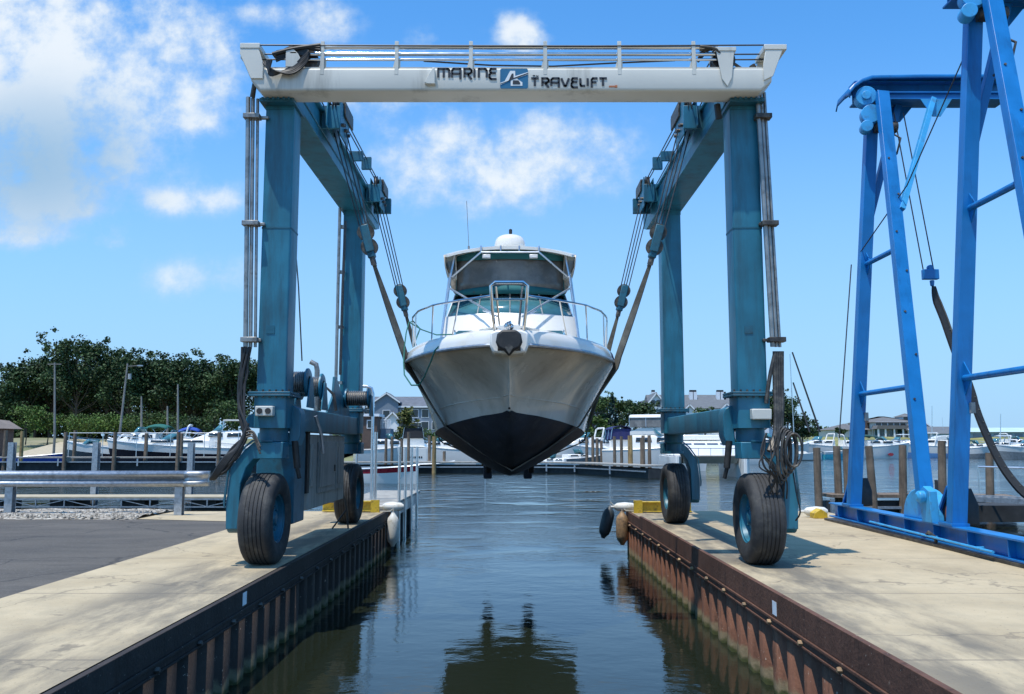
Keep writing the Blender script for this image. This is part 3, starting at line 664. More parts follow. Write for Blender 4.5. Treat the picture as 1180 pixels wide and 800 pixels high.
# gussets/details on the leg bases: lamp box, ram
m = MB(); m.box(-3.66,-3.41,12.22,12.348,2.10,2.24); m.build('lamp_box', 'white_steel', T, bevel=.01)
m = MB(); 
for k in (0,1): m.lathe([(0,0),(.042,0),(.042,.015),(0,.015)], (-3.595+k*.12, 12.222, 2.17), (0,-1,0), n=16)
m.build('lamp', 'black', T)
m = MB(); m.box(3.42,3.70,12.22,12.348,2.05,2.20); m.build('lamp_box', 'white_steel', T, bevel=.012)
m = MB(); m.lathe([(0,-.1),(.10,-.1),(.10,.06),(0,.06)], (-3.74, 12.45, 2.03), (0,-1,0), n=20); m.build('swivel_joint', 'teal', T, bevel=.008)
for (xa, xb) in CF:
    for z in (4.88,):
        m = MB(); m.prism(rounded(xa-.006, xb+.006, BY1-.026, BY1+.426, .03, 3), z-.012, z+.012, 'z'); m.build('weld_seam', 'teal_d', T)
    m = MB(); m.box(xa+.12, xa+.24, BY1-.028, BY1-.0215, 3.3, 3.42); m.build('data_plate', 'teal_d', T)
# hanging hydraulic rams and wheel chocks near pivot
for s in (-1, 1):
    m = MB(); m.tube([(s*3.20,12.7,1.75),(s*3.16,12.72,1.35)], .05, 12); m.tube([(s*3.16,12.72,1.35),(s*3.13,12.75,1.2)], .03, 10); m.build('hydraulic_ram', 'black', T)
# blue panel and engine cabinet, left side
m = MB(); m.box(-3.95,-3.36,13.35,14.05,.48,1.88); m.build('tank', 'teal_d', T, bevel=.02)
m = MB(); m.box(-4.05,-3.36,14.30,17.30,.62,1.86)
cabn = m.build('engine_cabinet', 'panel', T, bevel=.02)
for y0, y1, z0, z1 in ((14.9,16.35,.86,1.74),(16.45,17.15,.86,1.74),(14.36,14.62,1.0,1.7)):
    m = MB(); m.box(-3.359,-3.335,y0,y1,z0,z1); m.box(-3.334,-3.322,y0+.09,y1-.09,z0+.09,z1-.09); m.build('cabinet_door', 'panel', cabn, bevel=.006)
m = MB(); m.box(-3.334,-3.30,16.15,16.19,1.2,1.32); m.build('handle', 'greygrease', cabn)
m = MB(); m.box(-3.40,-3.34,14.10,14.26,.9,1.9); m.build('hose_tray', 'black', T)
m = MB(); m.tube([(-3.18,13.9,2.15),(-3.10,14.0,1.85),(-3.07,14.05,1.55)], .03, 8); m.build('lever', 'steel', T)
m = MB(); m.tube([(-3.45,17.4,.95),(-3.32,17.45,.4),(-3.28,17.45,.02)], .018, 6); m.tube([(-3.6,17.45,.02),(-3.32,17.45,.4)], .018, 6); m.build('drop_stand', 'black', T)
# winches on the lower beams
def winch(xc, yc, zc, r, w_, s):
    d = MB().lathe([(r*.25,-w_/2),(r*.72,-w_/2),(r*.72,w_/2),(r*.25,w_/2)], (xc, yc, zc), (1,0,0), n=28).build('winch_drum', 'greygrease', T)
    m = MB()
    for k in range(9): m.lathe([(r*.72,-.012),(r*.78,0),(r*.72,.012)], (xc-w_/2+.03+k*(w_-.06)/8, yc, zc), (1,0,0), n=24)
    m.build('wound_rope', 'pipe', d)
    for e in (-1, 1):
        MB().lathe([(r*.45,0),(r,0),(r,.025),(r*.9,.04),(r*.45,.04)], (xc+e*(w_/2+.01), yc, zc), (e,0,0), n=32).build('drum_flange', 'teal', d)
    m = MB()
    for e in (-1, 1): m.prism([(yc-r*1.1,2.26),(yc+r*1.1,2.26),(yc+r*.35,zc+r*.3),(yc-r*.35,zc+r*.3)], xc+e*(w_/2+.075)-.012, xc+e*(w_/2+.075)+.012, 'x')
    m.build('winch_bracket', 'teal', T, bevel=.006)
winch(-3.36, 13.35, 2.66, .22, .30, -1); winch(-3.34, 14.25, 2.65, .22, .30, -1)
winch(-3.12, 17.35, 2.62, .20, .40, -1)
m = MB(); m.prism([(15.7,2.262),(17.9,2.262),(17.8,2.42),(16.9,2.75),(16.5,2.98),(16.3,2.98),(16.2,2.6),(15.9,2.4)], -3.42, -3.38, 'x'); m.build('winch_plate', 'teal', T, bevel=.006)
m = MB(); m.tube([(-3.40,14.9,2.2),(-3.40,14.9,2.98),(-3.42,14.9,3.08),(-3.52,14.9,3.13)], .045, 10); m.build('exhaust_pipe', 'pipe', T)
m = MB(); m.tube([(-3.5,15.6,2.3),(-3.5,15.6,2.55),(-3.38,15.6,2.72),(-3.25,15.6,2.6),(-3.2,15.6,2.3)], .03, 8); m.build('grab_bar', 'black', T)
m = MB(); m.tube([at(338,255,13.4), at(344,330,13.4), at(348,416,13.4)], .011, 6); m.tube([at(398,255,17.6), at(395,330,17.6), at(392,432,17.6)], .03, 8); m.build('wire_rope', 'rope', T)
m = MB()
for y, z in ((18.2,3.0),(18.2,4.2),(18.2,5.4),(18.2,6.4)): m.box(-3.78,-3.62,y-.02,y+.1,z-.03,z+.03)
m.tube([(-3.74,18.15,2.5),(-3.74,18.15,6.8)], .035, 8); m.build('side_pipe', 'pipe', T)
# vertical pipes outside the front columns, with clamps and dangling hoses
def vpipes(s):
    top = 6.85 if s < 0 else 6.95
    xt, xb_ = (3.88, 3.79) if s < 0 else (3.73, 3.83)
    zb = 3.1 if s < 0 else 3.1
    m = MB()
    for k, r in ((0, .034), (1, .028), (2, .022)):
        o = (k-1)*.062
        m.tube([(s*(xt+.0)+o, BY1-.10+.03*k, top), (s*xb_+o, BY1-.10+.03*k, zb)], r, 10)
    m.build('grey_pipe', 'pipe', T)
    for z in (6.55, 4.92, 3.2):
        xx = s*(xt+(xb_-xt)*(top-z)/(top-zb))
        m = MB(); m.box(xx-.12, xx+.12, BY1-.17, BY1-.02, z-.035, z+.035); m.box(*(sorted((xx, s*3.64))), BY1-.08, BY1-.02, z-.02, z+.02); m.build('pipe_clamp', 'greygrease' if s > 0 else 'pipe', T, bevel=.006)
vpipes(-1); vpipes(1)
m = MB(); m.tube([(3.73,BY1-.1,6.95),(3.68,BY1-.1,7.2),(3.6,BY1-.1,7.35)], .05, 8); m.tube([(-3.88,BY1-.1,6.85),(-3.84,BY1-.15,7.02),(-3.7,BY1-.2,7.05)], .04, 8)
m.build('pipe_bend', 'greygrease', T)
def hz(px, py, Y): return at(px, py, Y)
m = MB(); rr = random.Random(9)
for k in range(6):
    j = lambda a: rr.uniform(-a, a)
    P = [(283+2*k-4, 400, 12.3), (282+j(4), 430, 12.3), (279+j(5), 462, 12.2), (283+j(5), 488, 12.1), (288+j(4), 500, 12.1)] if k % 2 else \
        [(283+2*k-4, 400, 12.3), (278+j(3), 440, 12.25), (277+j(4), 478, 12.2), (283+j(3), 503, 12.15), (272+j(4), 525, 12.1), (258+j(5), 543, 12.1), (249+j(4), 548, 12.1)]
    m.hose([hz(*p) for p in P], .019, 7)
for k in range(5):
    P = [(286, 488, 12.1), (278-k, 510+k, 12.05), (266-k*2, 528, 12.0), (252-k*1.5, 546, 12.0), (247-k, 552, 12.05), (252, 540, 12.1), (268, 520-k, 12.15), (288, 500, 12.15)]
    m.hose([hz(*p) for p in P], .021, 7)
m.build('hydraulic_hose', 'black', T)
m = MB()
for k in range(3): m.hose([hz(284+j_, 498+k*3, 12.05) for j_ in (0, 8)] + [hz(300, 515+k*4, 12.0)], .014, 6)
m.build('hydraulic_hose', 'greygrease', T)
# right hand hoses: bundle from clamp down and hanging coil
m = MB()
for k in range(4):
    m.hose([hz(893+2.6*k, 405, 12.3), hz(893+2.6*k, 440, 12.3), hz(894+2.4*k, 470, 12.25), hz(893+2*k, 500, 12.2), hz(886+2*k, 520, 12.1)], .034, 7)
m.hose([hz(893, 408, 12.3), hz(888, 430, 12.3), hz(884, 455, 12.3), hz(883, 465, 12.3)], .03, 7)
m.build('hydraulic_hose', 'greygrease', T)
m = MB()
for k in range(6):
    cx = 900+k*3.0; rx = 5.5+.8*k; t0 = 492+k*1.5; b0 = 558-k*4
    P = []
    for a in range(0, 19):
        w_ = math.pi*2*a/18; py = (t0+b0)/2-(b0-t0)/2*math.cos(w_); P.append(hz(cx+rx*math.sin(w_)*(1 if k % 2 else .8), py, 11.95-.03*k))
    m.tube(P, .017, 6)
m.build('hose_coil', 'greygrease', T)
m = MB(); rr = random.Random(12)
for k in range(8):
    x = 880+rr.uniform(0, 25); m.hose([hz(x, 500+rr.uniform(-6,6), 12), hz(x+rr.uniform(-8,6), 520, 11.95), hz(x+rr.uniform(-8,10), 538, 11.9), hz(x+rr.uniform(2,14), 552, 11.95), hz(x+rr.uniform(0,12), 575, 12.05)], .011, 5)
m.hose([hz(914,545,11.95), hz(918,570,11.9), hz(922,590,11.9), hz(917,600,12)], .012, 5)
m.build('control_cable', 'black', T)
# trolleys on the side beams with their sheaves, ropes and hook blocks
def sheave(c, ax, r, parent): 
    MB().lathe([(.02,-.03),(r,-.03),(r*.86,-.006),(r*.86,.006),(r,.03),(.02,.03)], c, ax, n=26).build('sheave', 'greygrease', parent)
HB = {}
for s in (-1, 1):
    for yc, key in ((14.35, 'front'), (18.75, 'rear')):
        xi = s*3.12
        m = MB(); m.prism([(yc-.55,7.0),(yc+.5,7.0),(yc+.6,7.40),(yc+.2,7.52),(yc-.45,7.52)], xi-.02 if s > 0 else xi, xi+.0 if s > 0 else xi+.02, 'x')
        m.prism([(yc-.35,6.92),(yc+.35,6.92),(yc+.45,7.36),(yc-.35,7.58)], xi-s*.20-.012, xi-s*.20+.012, 'x')
        m.box(*(sorted((xi+s*.1, xi-s*.22))), yc-.4, yc-.34, 7.0, 7.4); m.box(*(sorted((s*3.60, xi-s*.1))), yc-.35, yc+.35, 7.335, 7.39)
        tr = m.build('trolley', 'teal', T, bevel=.008)
        m = MB(); m.box(*(sorted((xi-s*.03, xi-s*.24))), yc-.10, yc+.62, 7.55, 7.60); m.box(*(sorted((xi-s*.22, xi-s*.25))), yc-.1, yc+.6, 7.33, 7.55); m.build('rope_guard', 'greygrease', tr, bevel=.006)
        sheave((xi-s*.11, yc-.22, 7.42), (1,0,.05), .21, tr); sheave((xi-s*.13, yc+.42, 7.30), (1,0,.05), .20, tr)
        for k in range(5): MB().lathe([(0,0),(.03,0),(.03,.05),(0,.05)], (xi-s*.213, yc-.28+k*.13, 7.1+.04*(k%2)), (-s,0,0), n=6, smooth=False).build('bolt', 'greygrease', tr)
        # hook block
        bc = V((s*2.47, yc, 5.18)) if key == 'front' else V((s*2.43, 18.6, 4.93))
        dirv = V((s*.60, 0, 1.75)).normalized(); tp = V((xi-s*.11, yc+.10, 7.15)); bx = dirv.cross(V((0,1,0))).normalized()
        dirv = (tp-bc).normalized(); bx = dirv.cross(V((0,1,0))).normalized()
        m = MB()
        for k in range(4): m.tube([tp+bx*(k-1.5)*.07, bc+dirv*.22+bx*(k-1.5)*.055+V((0,(k%2)*.06-.03,0))], .0115, 5)
        m.build('wire_rope', 'rope', tr)
        hb = MB()
        for e in (-1, 1): hb.bar(bc+V((0,e*.07,0))-dirv*.24, bc+V((0,e*.07,0))+dirv*.25, .03, .15, up=bx)
        hb.bar(bc-dirv*.34, bc-dirv*.20, .12, .12)
        hk = hb.build('hook_block', 'teal_d', T, bevel=.02)
        for e in (-.14, .13): MB().lathe([(.02,-.045),(.145,-.045),(.12,0),(.145,.045),(.02,.045)], bc+dirv*e, (0,1,0), n=20).build('sheave', 'greygrease', hk)
        m = MB(); m.tube([bc-dirv*.3, bc-dirv*.46], .05, 8); m.lathe([(0,-.11),(.035,-.11),(.035,.11),(0,.11)], bc-dirv*.46, (0,1,0), n=10); m.build('shackle', 'greygrease', hk)
        HB[(s, key)] = bc-dirv*.46
    # ropes running along the side beam
    m = MB()
    for k, x in enumerate((3.06, 3.00)):
        m.tube([(s*x, BY1, 7.45), (s*(x+.02), 14.2, 7.58-.02*k)], .012, 5); m.tube([(s*(x+.02), 14.9, 7.56), (s*x, 18.6, 7.58-.02*k)], .012, 5)
    m.tube([(s*3.2, BY1, 7.42), (s*3.2, 18.9, 7.42)], .012, 5)
    m.build('wire_rope', 'rope', T)
    m = MB(); m.box(*(sorted((s*3.12, s*2.92))), 17.2, 17.28, 7.36, 7.62); m.box(*(sorted((s*3.24, s*2.96))), 16.5, 16.56, 7.30, 7.5); m.box(*(sorted((s*3.20, s*2.80))), 19.3, 19.4, 7.0, 7.35)
    m.build('rope_guide', 'teal_d', T, bevel=.006)
for x in (3.0,): 
    m = MB(); m.tube([(3.10,BY1+.05,6.80),(3.12,BY1+.05,6.58)], .05, 8); m.build('sensor', 'black', T)
# ------------------------------------------------------------------ slings
def sling(key, y, hullpts, label):
    L_, R_ = HB[(-1, key)], HB[(1, key)]
    pts = [L_] + [V((-x, y, z)) for x, z in hullpts] + [V((x, y, z)) for x, z in hullpts[::-1][1:]] + [R_]
    n = 90; P = []
    ls = [0]
    for a, b in zip(pts, pts[1:]): ls.append(ls[-1]+(b-a).length)
    m = MB()
    for i in range(n+1):
        d = ls[-1]*i/n; k = max(j for j in range(len(ls)) if ls[j] <= d+1e-9); k = min(k, len(pts)-2)
        f = (d-ls[k])/(ls[k+1]-ls[k]); p = pts[k].lerp(pts[k+1], f); P.append((p, d))
    rings = []
    for i, (p, d) in enumerate(P):
        a = P[max(0, i-1)][0]; b = P[min(n, i+1)][0]; t = (b-a).normalized(); e = min(d, ls[-1]-d)
        tw = math.radians(78)*max(0, 1-e/2.6) ; wd = .030+.062*min(1, e/1.8)
        nrm = t.cross(V((0,1,0))).normalized(); ax = V((0,1,0))*math.cos(tw)+nrm*math.sin(tw); th = t.cross(ax).normalized()*.011
        ax = ax*wd
        rings.append([p-ax-th, p+ax-th, p+ax+th, p-ax+th])
    m.loft(rings, closed=True, caps=True, smooth=False)
    o = m.build('lifting_sling', 'strap'); return tag(o, label, 'lifting sling', 'slings carrying the motorboat')
# ------------------------------------------------------------------ motorboat in the slings
B = thing('motorboat', 'white twin-engine motorboat with dark bottom paint hanging in the slings', 'motorboat', (-.04, 16.5, 1.2))
SEC = [ # Y, sheer b, chine b, chine z, keel z
 (12.12,.30,.0,2.98,2.98),(12.35,.60,.0,2.72,2.72),(12.70,.93,.0,2.46,2.46),(13.10,1.20,.02,2.20,2.19),(13.5,1.40,.42,2.13,1.84),(14.0,1.60,.80,2.06,1.52),
 (14.6,1.76,1.06,2.00,1.28),(15.3,1.87,1.26,1.95,1.15),(16.2,1.90,1.40,1.88,1.12),(18.0,1.90,1.42,1.84,1.12),(21.0,1.90,1.55,1.80,1.14),(23.5,1.88,1.70,1.78,1.18)]
def shz(y): return 3.10-.25*max(0, (y-15)/8.5)
def section_top(y, b, cb, cz, kz, n=12, off=0):
    out = []; zs = shz(y)
    for i in range(n+1):
        t = i/n; z = cz+(zs-cz)*t; e = 1.75 if y < 15 else 1.5
        k = t**e*(.86)+t*.14
        x = cb+(b-cb)*k
        out.append((x, z))
    return out
def both(pts, y): return [(-.04-x, y, z) for x, z in pts[::-1]]+[(-.04+x, y, z) for x, z in pts]
import bisect
def interp(y):
    ys = [s[0] for s in SEC]; i = max(0, min(len(ys)-2, bisect.bisect_right(ys, y)-1))
    def cr(k):
        p0 = SEC[max(0,i-1)]; p1 = SEC[i]; p2 = SEC[i+1]; p3 = SEC[min(len(SEC)-1,i+2)]
        t = (y-p1[0])/(p2[0]-p1[0]); h = p2[0]-p1[0]
        m1 = (p2[k]-p0[k])/(p2[0]-p0[0])*h if p2[0] != p0[0] else 0; m2 = (p3[k]-p1[k])/(p3[0]-p1[0])*h
        return (2*t**3-3*t*t+1)*p1[k]+(t**3-2*t*t+t)*m1+(-2*t**3+3*t*t)*p2[k]+(t**3-t*t)*m2
    b, cb, cz, kz = cr(1), max(0, cr(2)), cr(3), cr(4)
    if y < 13.1: cb = 0; kz = cz
    return b, cb, cz, min(kz, cz)
YS = [12.12,12.18,12.26,12.35,12.5,12.7,12.9,13.1,13.2,13.35,13.5,13.75,14.0,14.3,14.6,15,15.4,16,17,18,19,20.5,22,23.5]
m = MB(); rings = []
for y in YS:
    b, cb, cz, kz = interp(y); pts = section_top(y, b, cb, cz, kz)
    if y < 13.2: pts[0] = (0.0, pts[0][1])
    rings.append(both(pts, y))
m.loft(rings)
m.add(rings[0], [tuple(range(len(rings[0])))])
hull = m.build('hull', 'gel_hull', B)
m = MB(); rings = []
for y in [13.1,13.2,13.35,13.5,13.75,14.0,14.3,14.6,15,15.4,16,17,18,19,20.5,22,23.5]:
    b, cb, cz, kz = interp(y); cb = cb+.004
    pts = [(0, kz)]+[(cb*t, kz+(cz-.0-kz)*(t**1.30)) for t in (.12,.25,.4,.55,.7,.85,1)]+[(cb+.012, cz+.012)]
    rings.append(both(pts, y))
m.loft(rings, smooth=True)
m.build('hull_bottom', 'antifoul', B)
m = MB(); b, cb, cz, kz = interp(23.5)
tp = both([(0,kz),(cb,cz)]+section_top(23.5,b,cb,cz,kz)[1:], 23.502); m.add(tp, [tuple(range(len(tp)))]); m.build('transom', 'antifoul', B)
# spray rails and the fine moulding line in the topsides
for s in (-1, 1):
    pts = []
    for y in [12.78+.1*k for k in range(60)]:
        b, cb, cz, kz = interp(y); P = section_top(y, b, cb, cz, kz); zt = 2.44-.07*(y-12.7)
        for (xa_, za_), (xb_, zb_) in zip(P, P[1:]):
            if za_ <= zt <= zb_: pts.append((-.04+s*(xa_+(xb_-xa_)*(zt-za_)/(zb_-za_)+.002), y, zt)); break
    MB().tube(pts, .007, 5).build('spray_rail', 'gel_hull', hull)
# rub rail
def outline(dz, db, ys=YS):
    L_ = [(-.04-(interp(y)[0]+db), y, shz(y)+dz) for y in ys[::-1]]; R_ = [(-.04+(interp(y)[0]+db), y, shz(y)+dz) for y in ys]
    return L_+R_
m = MB(); m.tube(outline(.0, .012), .030, 8); m.build('rub_rail', 'steel', B)
# deck edge (rolled gunwale) and crowned foredeck
m = MB(); rings = []
for y in YS:
    b = interp(y)[0]; z = shz(y)
    rings.append(both([(0,z+.30),(b*.45,z+.285),(b*.72,z+.26),(b-.16,z+.235),(b-.07,z+.215),(b-.02,z+.16),(b,z+.09),(b+.004,z+.03)][::1], y))
m.loft([[p for p in r] for r in rings]); m.add(rings[0], [tuple(range(len(rings[0])))])
m.build('deck', 'gel', B)
# registration marks on both bows, too small to read: a row of dark strokes
for s in (-1, 1):
    m = MB()
    for k in range(7):
        y = 14.55+.14*k; b = interp(y)[0]; z = shz(y)
        P0 = V((-.04+s*(b+.006), y, z+.07)); P1 = V((-.04+s*(b-.022), y+(.03 if k % 2 else 0), z+.165))
        m.bar(P0, P1, .035, .006, up=(s,0,0)); m.bar(P0+V((0,.04,0)), P0+V((0,.07,.0)), .02, .03) if k % 3 else None
    m.build('registration_marks', 'canvas_navy', hull)
# bow pulpit and anchor
m = MB(); m.prism([(-.31,3.06),(-.27,2.97),(-.12,2.95),(.04,2.95),(.19,2.97),(.23,3.06),(.23,3.25),(.13,3.29),(-.21,3.29),(-.31,3.25)], 11.86, 12.6)
m.build('bow_pulpit', 'gel', B, bevel=.03)
m = MB(); m.prism([(-.205,3.21),(-.225,3.10),(-.19,3.02),(-.11,2.98),(-.04,2.90),(.03,2.98),(.11,3.02),(.145,3.10),(.125,3.21),(.06,3.27),(-.14,3.27)], 11.70, 11.82)
an = m.build('anchor', 'black', B, bevel=.03)
m = MB(); m.prism([(-.10,3.02),(-.04,3.07),(.02,3.02),(-.04,2.93)], 11.66, 11.70); m.bar((-.04,11.72,3.24),(-.04,12.5,3.34),.05,.06); m.lathe([(0,-.16),(.05,-.16),(.05,.16),(0,.16)], (-.04,11.9,3.02), (1,0,0), n=12); m.build('anchor_shank', 'greygrease', an)
m = MB()
for k in range(7): m.lathe([(.028,-.012),(.045,0),(.028,.012)], (-.08+.025*(k%4), 11.85+.03*k, 3.34+.02*(k%3)), (1,.3*k,0), n=10)
m.build('anchor_chain', 'chrome', an)
# bow rail
RP = [(.16,11.92,3.92),(.25,12.02,3.80),(.75,12.62,3.83),(1.2,13.3,3.87),(1.52,14.1,3.90),(1.70,14.9,3.92),(1.775,15.5,3.90),(1.80,15.85,3.80),(1.80,15.95,3.6),(1.79,16.0,3.33)]
for s in (-1, 1):
    m = MB(); m.tube([(-.04+s*x, y, z) for x, y, z in RP[1:]], .017, 8)
    rl = m.build('bow_rail', 'chrome', B)
    m = MB()
    for (x, y, z), dy in (((.75,12.62,3.83),.15),((1.2,13.3,3.87),.1),((1.60,14.45,3.91),.05),((1.76,15.35,3.9),.05)):
        b = interp(y+dy)[0]; m.tube([(-.04+s*x, y, z), (-.04+s*(b-.13), y+dy, shz(y)+.22)], .013, 6)
    m.build('stanchion', 'chrome', rl)
m = MB(); m.tube([(-.04-.20,12.15,3.28),(-.04-.24,12.0,3.62),(-.04-.26,11.95,3.93),(-.04-.2,11.93,3.975),(-.04+.2,11.93,3.975),(-.04+.26,11.95,3.93),(-.04+.24,12.0,3.62),(-.04+.20,12.15,3.28)], .024, 8)
m.tube([(-.04-.13,12.2,3.28),(-.04-.19,12.02,3.93)], .018, 6); m.tube([(-.04+.13,12.2,3.28),(-.04+.19,12.02,3.93)], .018, 6); m.tube([(-.04-.22,12.0,3.74),(-.04+.22,12.0,3.74)], .014, 6)
m.build('pulpit_rail', 'chrome', B)
# trunk cabin and coaming
m = MB()
m.loft([both([(0,3.46+.0),(.35,3.45),(.62,3.41),(.70,3.33)],13.3), both([(0,3.60),(.55,3.58),(.95,3.50),(1.08,3.32)],14.3), both([(0,3.70),(.62,3.68),(1.10,3.57),(1.22,3.30)],15.6)])
m.build('foredeck_trunk', 'gel', B)
for x0, x1 in ((-.95,-.42),(.34,.87)):
    MB().prism([(x0,3.42),(x1,3.42),(x1-.08,3.49),(x0+.10,3.49)], 13.48, 13.56).build('trunk_window', 'tglass', B)
m = MB(); m.lathe([(0,.03),(.25,.03),(.28,0),(.28,-.03)], (-.04,14.3,3.62), n=20); m.build('deck_hatch', 'gel_hull', B)
m = MB()
def ho(x, y, z): return (-.04+x, y, z)
rings = []
for f in (0, 1):
    z = 3.30 if f == 0 else 4.13; k = .0 if f == 0 else 1
    rings.append([ho(-1.32,18.8,z),ho(-1.34,16.9,z),ho(-1.27-.0*k,16.1+.25*k,z),ho(-1.0,15.75+.4*k,z),ho(-.5,15.5+.5*k,z),ho(0,15.42+.52*k,z),ho(.5,15.5+.5*k,z),ho(1.0,15.75+.4*k,z),ho(1.27,16.1+.25*k,z),ho(1.34,16.9,z),ho(1.32,18.8,z)])
m.loft(rings, smooth=True); m.add(rings[1], [tuple(range(11))]); m.add([rings[0][0],rings[1][0],rings[1][10],rings[0][10]], [(0,1,2,3)])
m.build('cabin_side', 'gel', B, bevel=0)
# windscreen: tinted panels with frames
wb = [(-1.22,16.42),(-.62,16.06),(0,15.98),(.62,16.06),(1.22,16.42)]; wt = [(-1.12,16.95),(-.58,16.72),(0,16.66),(.58,16.72),(1.12,16.95)]
ws = None
m = MB(); m.loft([[ho(x,y,4.135) for x, y in wb],[ho(x*.98,y+.03,4.66) for x, y in wt]], smooth=False); ws = m.build('windscreen', 'tglass', B, solid=.012)
m = MB()
for (x, y), (x2, y2) in zip(wb, wt): m.tube([ho(x,y-.015,4.13),ho(x2*.98,y2+.015,4.67)], .016, 6)
m.tube([ho(x*.98,y+.01,4.67) for x, y in wt], .018, 6); m.tube([ho(x,y-.01,4.14) for x, y in wb], .016, 6); m.build('windscreen_frame', 'alu', ws)
m = MB()
for x0, x1 in ((-.95,-.62),(.45,.95)): m.box(-.04+x0,-.04+x1,17.1,17.3,4.1,4.9)
m.build('seat_back', 'canvas_black', B)
m = MB(); m.lathe([(.17,-.012),(.19,0),(.17,.012)], ho(-.35,16.9,4.35), (0,1,.4), n=20); m.build('steering_wheel', 'greygrease', B)
# clear vinyl enclosure with teal borders under the hardtop
m = MB(); EN = []
for i in range(13):
    a = -1+2*i/12; EN.append((a*1.06, 16.75-.22*(1-a*a)))
m.loft([[ho(x,y+.05*t+(.015*math.sin(i*2.3+t*3)),4.66+(5.50-4.66)*t) for i, (x, y) in enumerate(EN)] for t in (0,.25,.5,.75,1)], smooth=True)
en = m.build('vinyl_enclosure', 'vinyl', B, solid=.006)
m = MB(); m.loft([[ho(x,y-.012,5.31) for x, y in EN],[ho(x,y-.012,5.52) for x, y in EN]]); m.loft([[ho(x,y-.012-.1*0,4.62) for x, y in EN],[ho(x,y-.012,4.71+.08*(1-(x/1.06)**2)) for x, y in EN]])
m.build('canvas_border', 'vteal', en, solid=.006)
for s in (-1, 1):
    m = MB(); m.loft([[ho(s*1.06,16.75,4.64),ho(s*1.22,18.6,4.2)],[ho(s*1.06,16.78,5.5),ho(s*1.15,18.6,5.42)]]); sd = m.build('side_curtain', 'vinyl', B, solid=.006)
    m = MB(); m.loft([[ho(s*1.065,16.73,4.64),ho(s*1.10,17.0,4.5)],[ho(s*1.065,16.76,5.5),ho(s*1.08,17.0,5.5)]]); m.build('canvas_border', 'vteal', sd, solid=.006)
# hardtop: thin crowned roof with drooping side wings
m = MB(); rings = []
for y, wdt, dz in ((16.35,1.20,-.03),(16.5,1.30,.0),(17.4,1.34,.02),(18.6,1.30,.0),(18.9,1.24,-.01)):
    top = [(x*wdt, 5.565+dz-.17*abs(x)**2.4) for x in [i/8-1 for i in range(17)]]
    bot = [(x*wdt, 5.50+dz-.15*abs(x)**2.4) for x in [1-i/8 for i in range(17)]]
    rings.append([ho(x,y,z) for x, z in top+bot])
m.loft(rings, closed=True, caps=True); ht = m.build('hardtop', 'gel', B)
for s in (-1, 1):
    m = MB(); m.loft([[ho(s*1.29,16.45,5.375),ho(s*1.33,17.4,5.40),ho(s*1.29,18.8,5.37)],[ho(s*1.27,16.52,5.16),ho(s*1.29,17.4,5.13),ho(s*1.26,18.8,5.13)],[ho(s*1.17,16.62,4.93),ho(s*1.18,17.3,4.84),ho(s*1.15,18.8,4.9)],[ho(s*1.06,16.66,4.96),ho(s*1.06,17.3,4.9),ho(s*1.05,18.8,4.95)],[ho(s*1.08,16.56,5.40),ho(s*1.08,17.3,5.42),ho(s*1.05,18.8,5.40)]])
    m.build('hardtop_wing', 'gel_hull', ht, solid=.02)
    m = MB(); m.tube([ho(s*1.33,15.95,3.32),ho(s*1.17,16.45,4.9),ho(s*1.08,16.55,5.44)], .024, 8); m.tube([ho(s*1.40,16.6,3.32),ho(s*1.20,16.8,5.1)], .020, 8)
    m.tube([ho(s*1.13,16.42,4.93),ho(s*.56,16.30,5.40),ho(s*.56,16.34,5.53)], .020, 8)
    m.tube([ho(s*1.16,16.38,4.70),ho(s*.22,15.55,4.02)], .020, 8); m.tube([ho(s*.22,15.55,4.02),ho(s*.5,15.75,4.16)], .012, 6)
    m.build('hardtop_strut', 'alu', B)
    m = MB(); m.box(*(sorted((-.04+s*.38,-.04+s*.54))),16.34,16.44,5.30,5.37); m.build('spotlight', 'lamp', ht, bevel=.01)
m = MB(); m.tube([ho(-.56,16.30,5.40),ho(.56,16.30,5.40)], .018, 8)
for x in (-.18,.18): m.tube([ho(x,16.32,5.40),ho(x,16.35,5.54)], .014, 6)
m.build('cross_tube', 'alu', B)
m = MB(); m.lathe([(.285,0),(.31,.03),(.315,.12),(.30,.20),(.27,.27),(.20,.315),(.10,.33),(0,.335)], ho(0,16.95,5.555), n=32); rd = m.build('radar_dome', 'gel', B)
MB().lathe([(.317,.16),(.319,.18),(.317,.20)], ho(0,16.95,5.555), n=32, a0=-.3, a1=.0).build('red_mark', 'red_gel', rd)
m = MB(); m.lathe([(.03,0),(.03,.05),(.015,.06),(.015,.2),(.035,.22),(.035,.30),(0,.32)], ho(.01,17.3,5.80), n=10); m.build('anchor_light', 'black', B)
m = MB(); m.tube([ho(-.83,16.9,5.48),ho(-.83,16.9,5.66)], .022, 8); m.tube([ho(-.83,16.9,5.66),ho(-.88,16.92,6.6)], .006, 5); m.build('antenna', 'pipe', B)
# cleats, vents, nav light
m = MB()
for s in (-1, 1):
    for y in (12.9, 14.8): b = interp(y)[0]; m.tube([ho(s*(b-.25),y-.1,3.40),ho(s*(b-.25),y+.1,3.40)], .014, 6); m.tube([ho(s*(b-.25),y,3.32),ho(s*(b-.25),y,3.40)], .014, 6)
m.build('cleat', 'chrome', B)
m = MB()
for s in (-1, 1): m.lathe([(0,0),(.05,0),(.05,.02),(0,.03)], ho(s*.40,12.66,3.36), (0,-1,.3), n=12)
m.build('deck_light', 'chrome', B)
m = MB(); m.lathe([(0,0),(.018,0),(.018,.02),(0,.02)], ho(0,13.02,2.245), (0,-1,-.5), n=10); m.build('bow_eye', 'black', B)
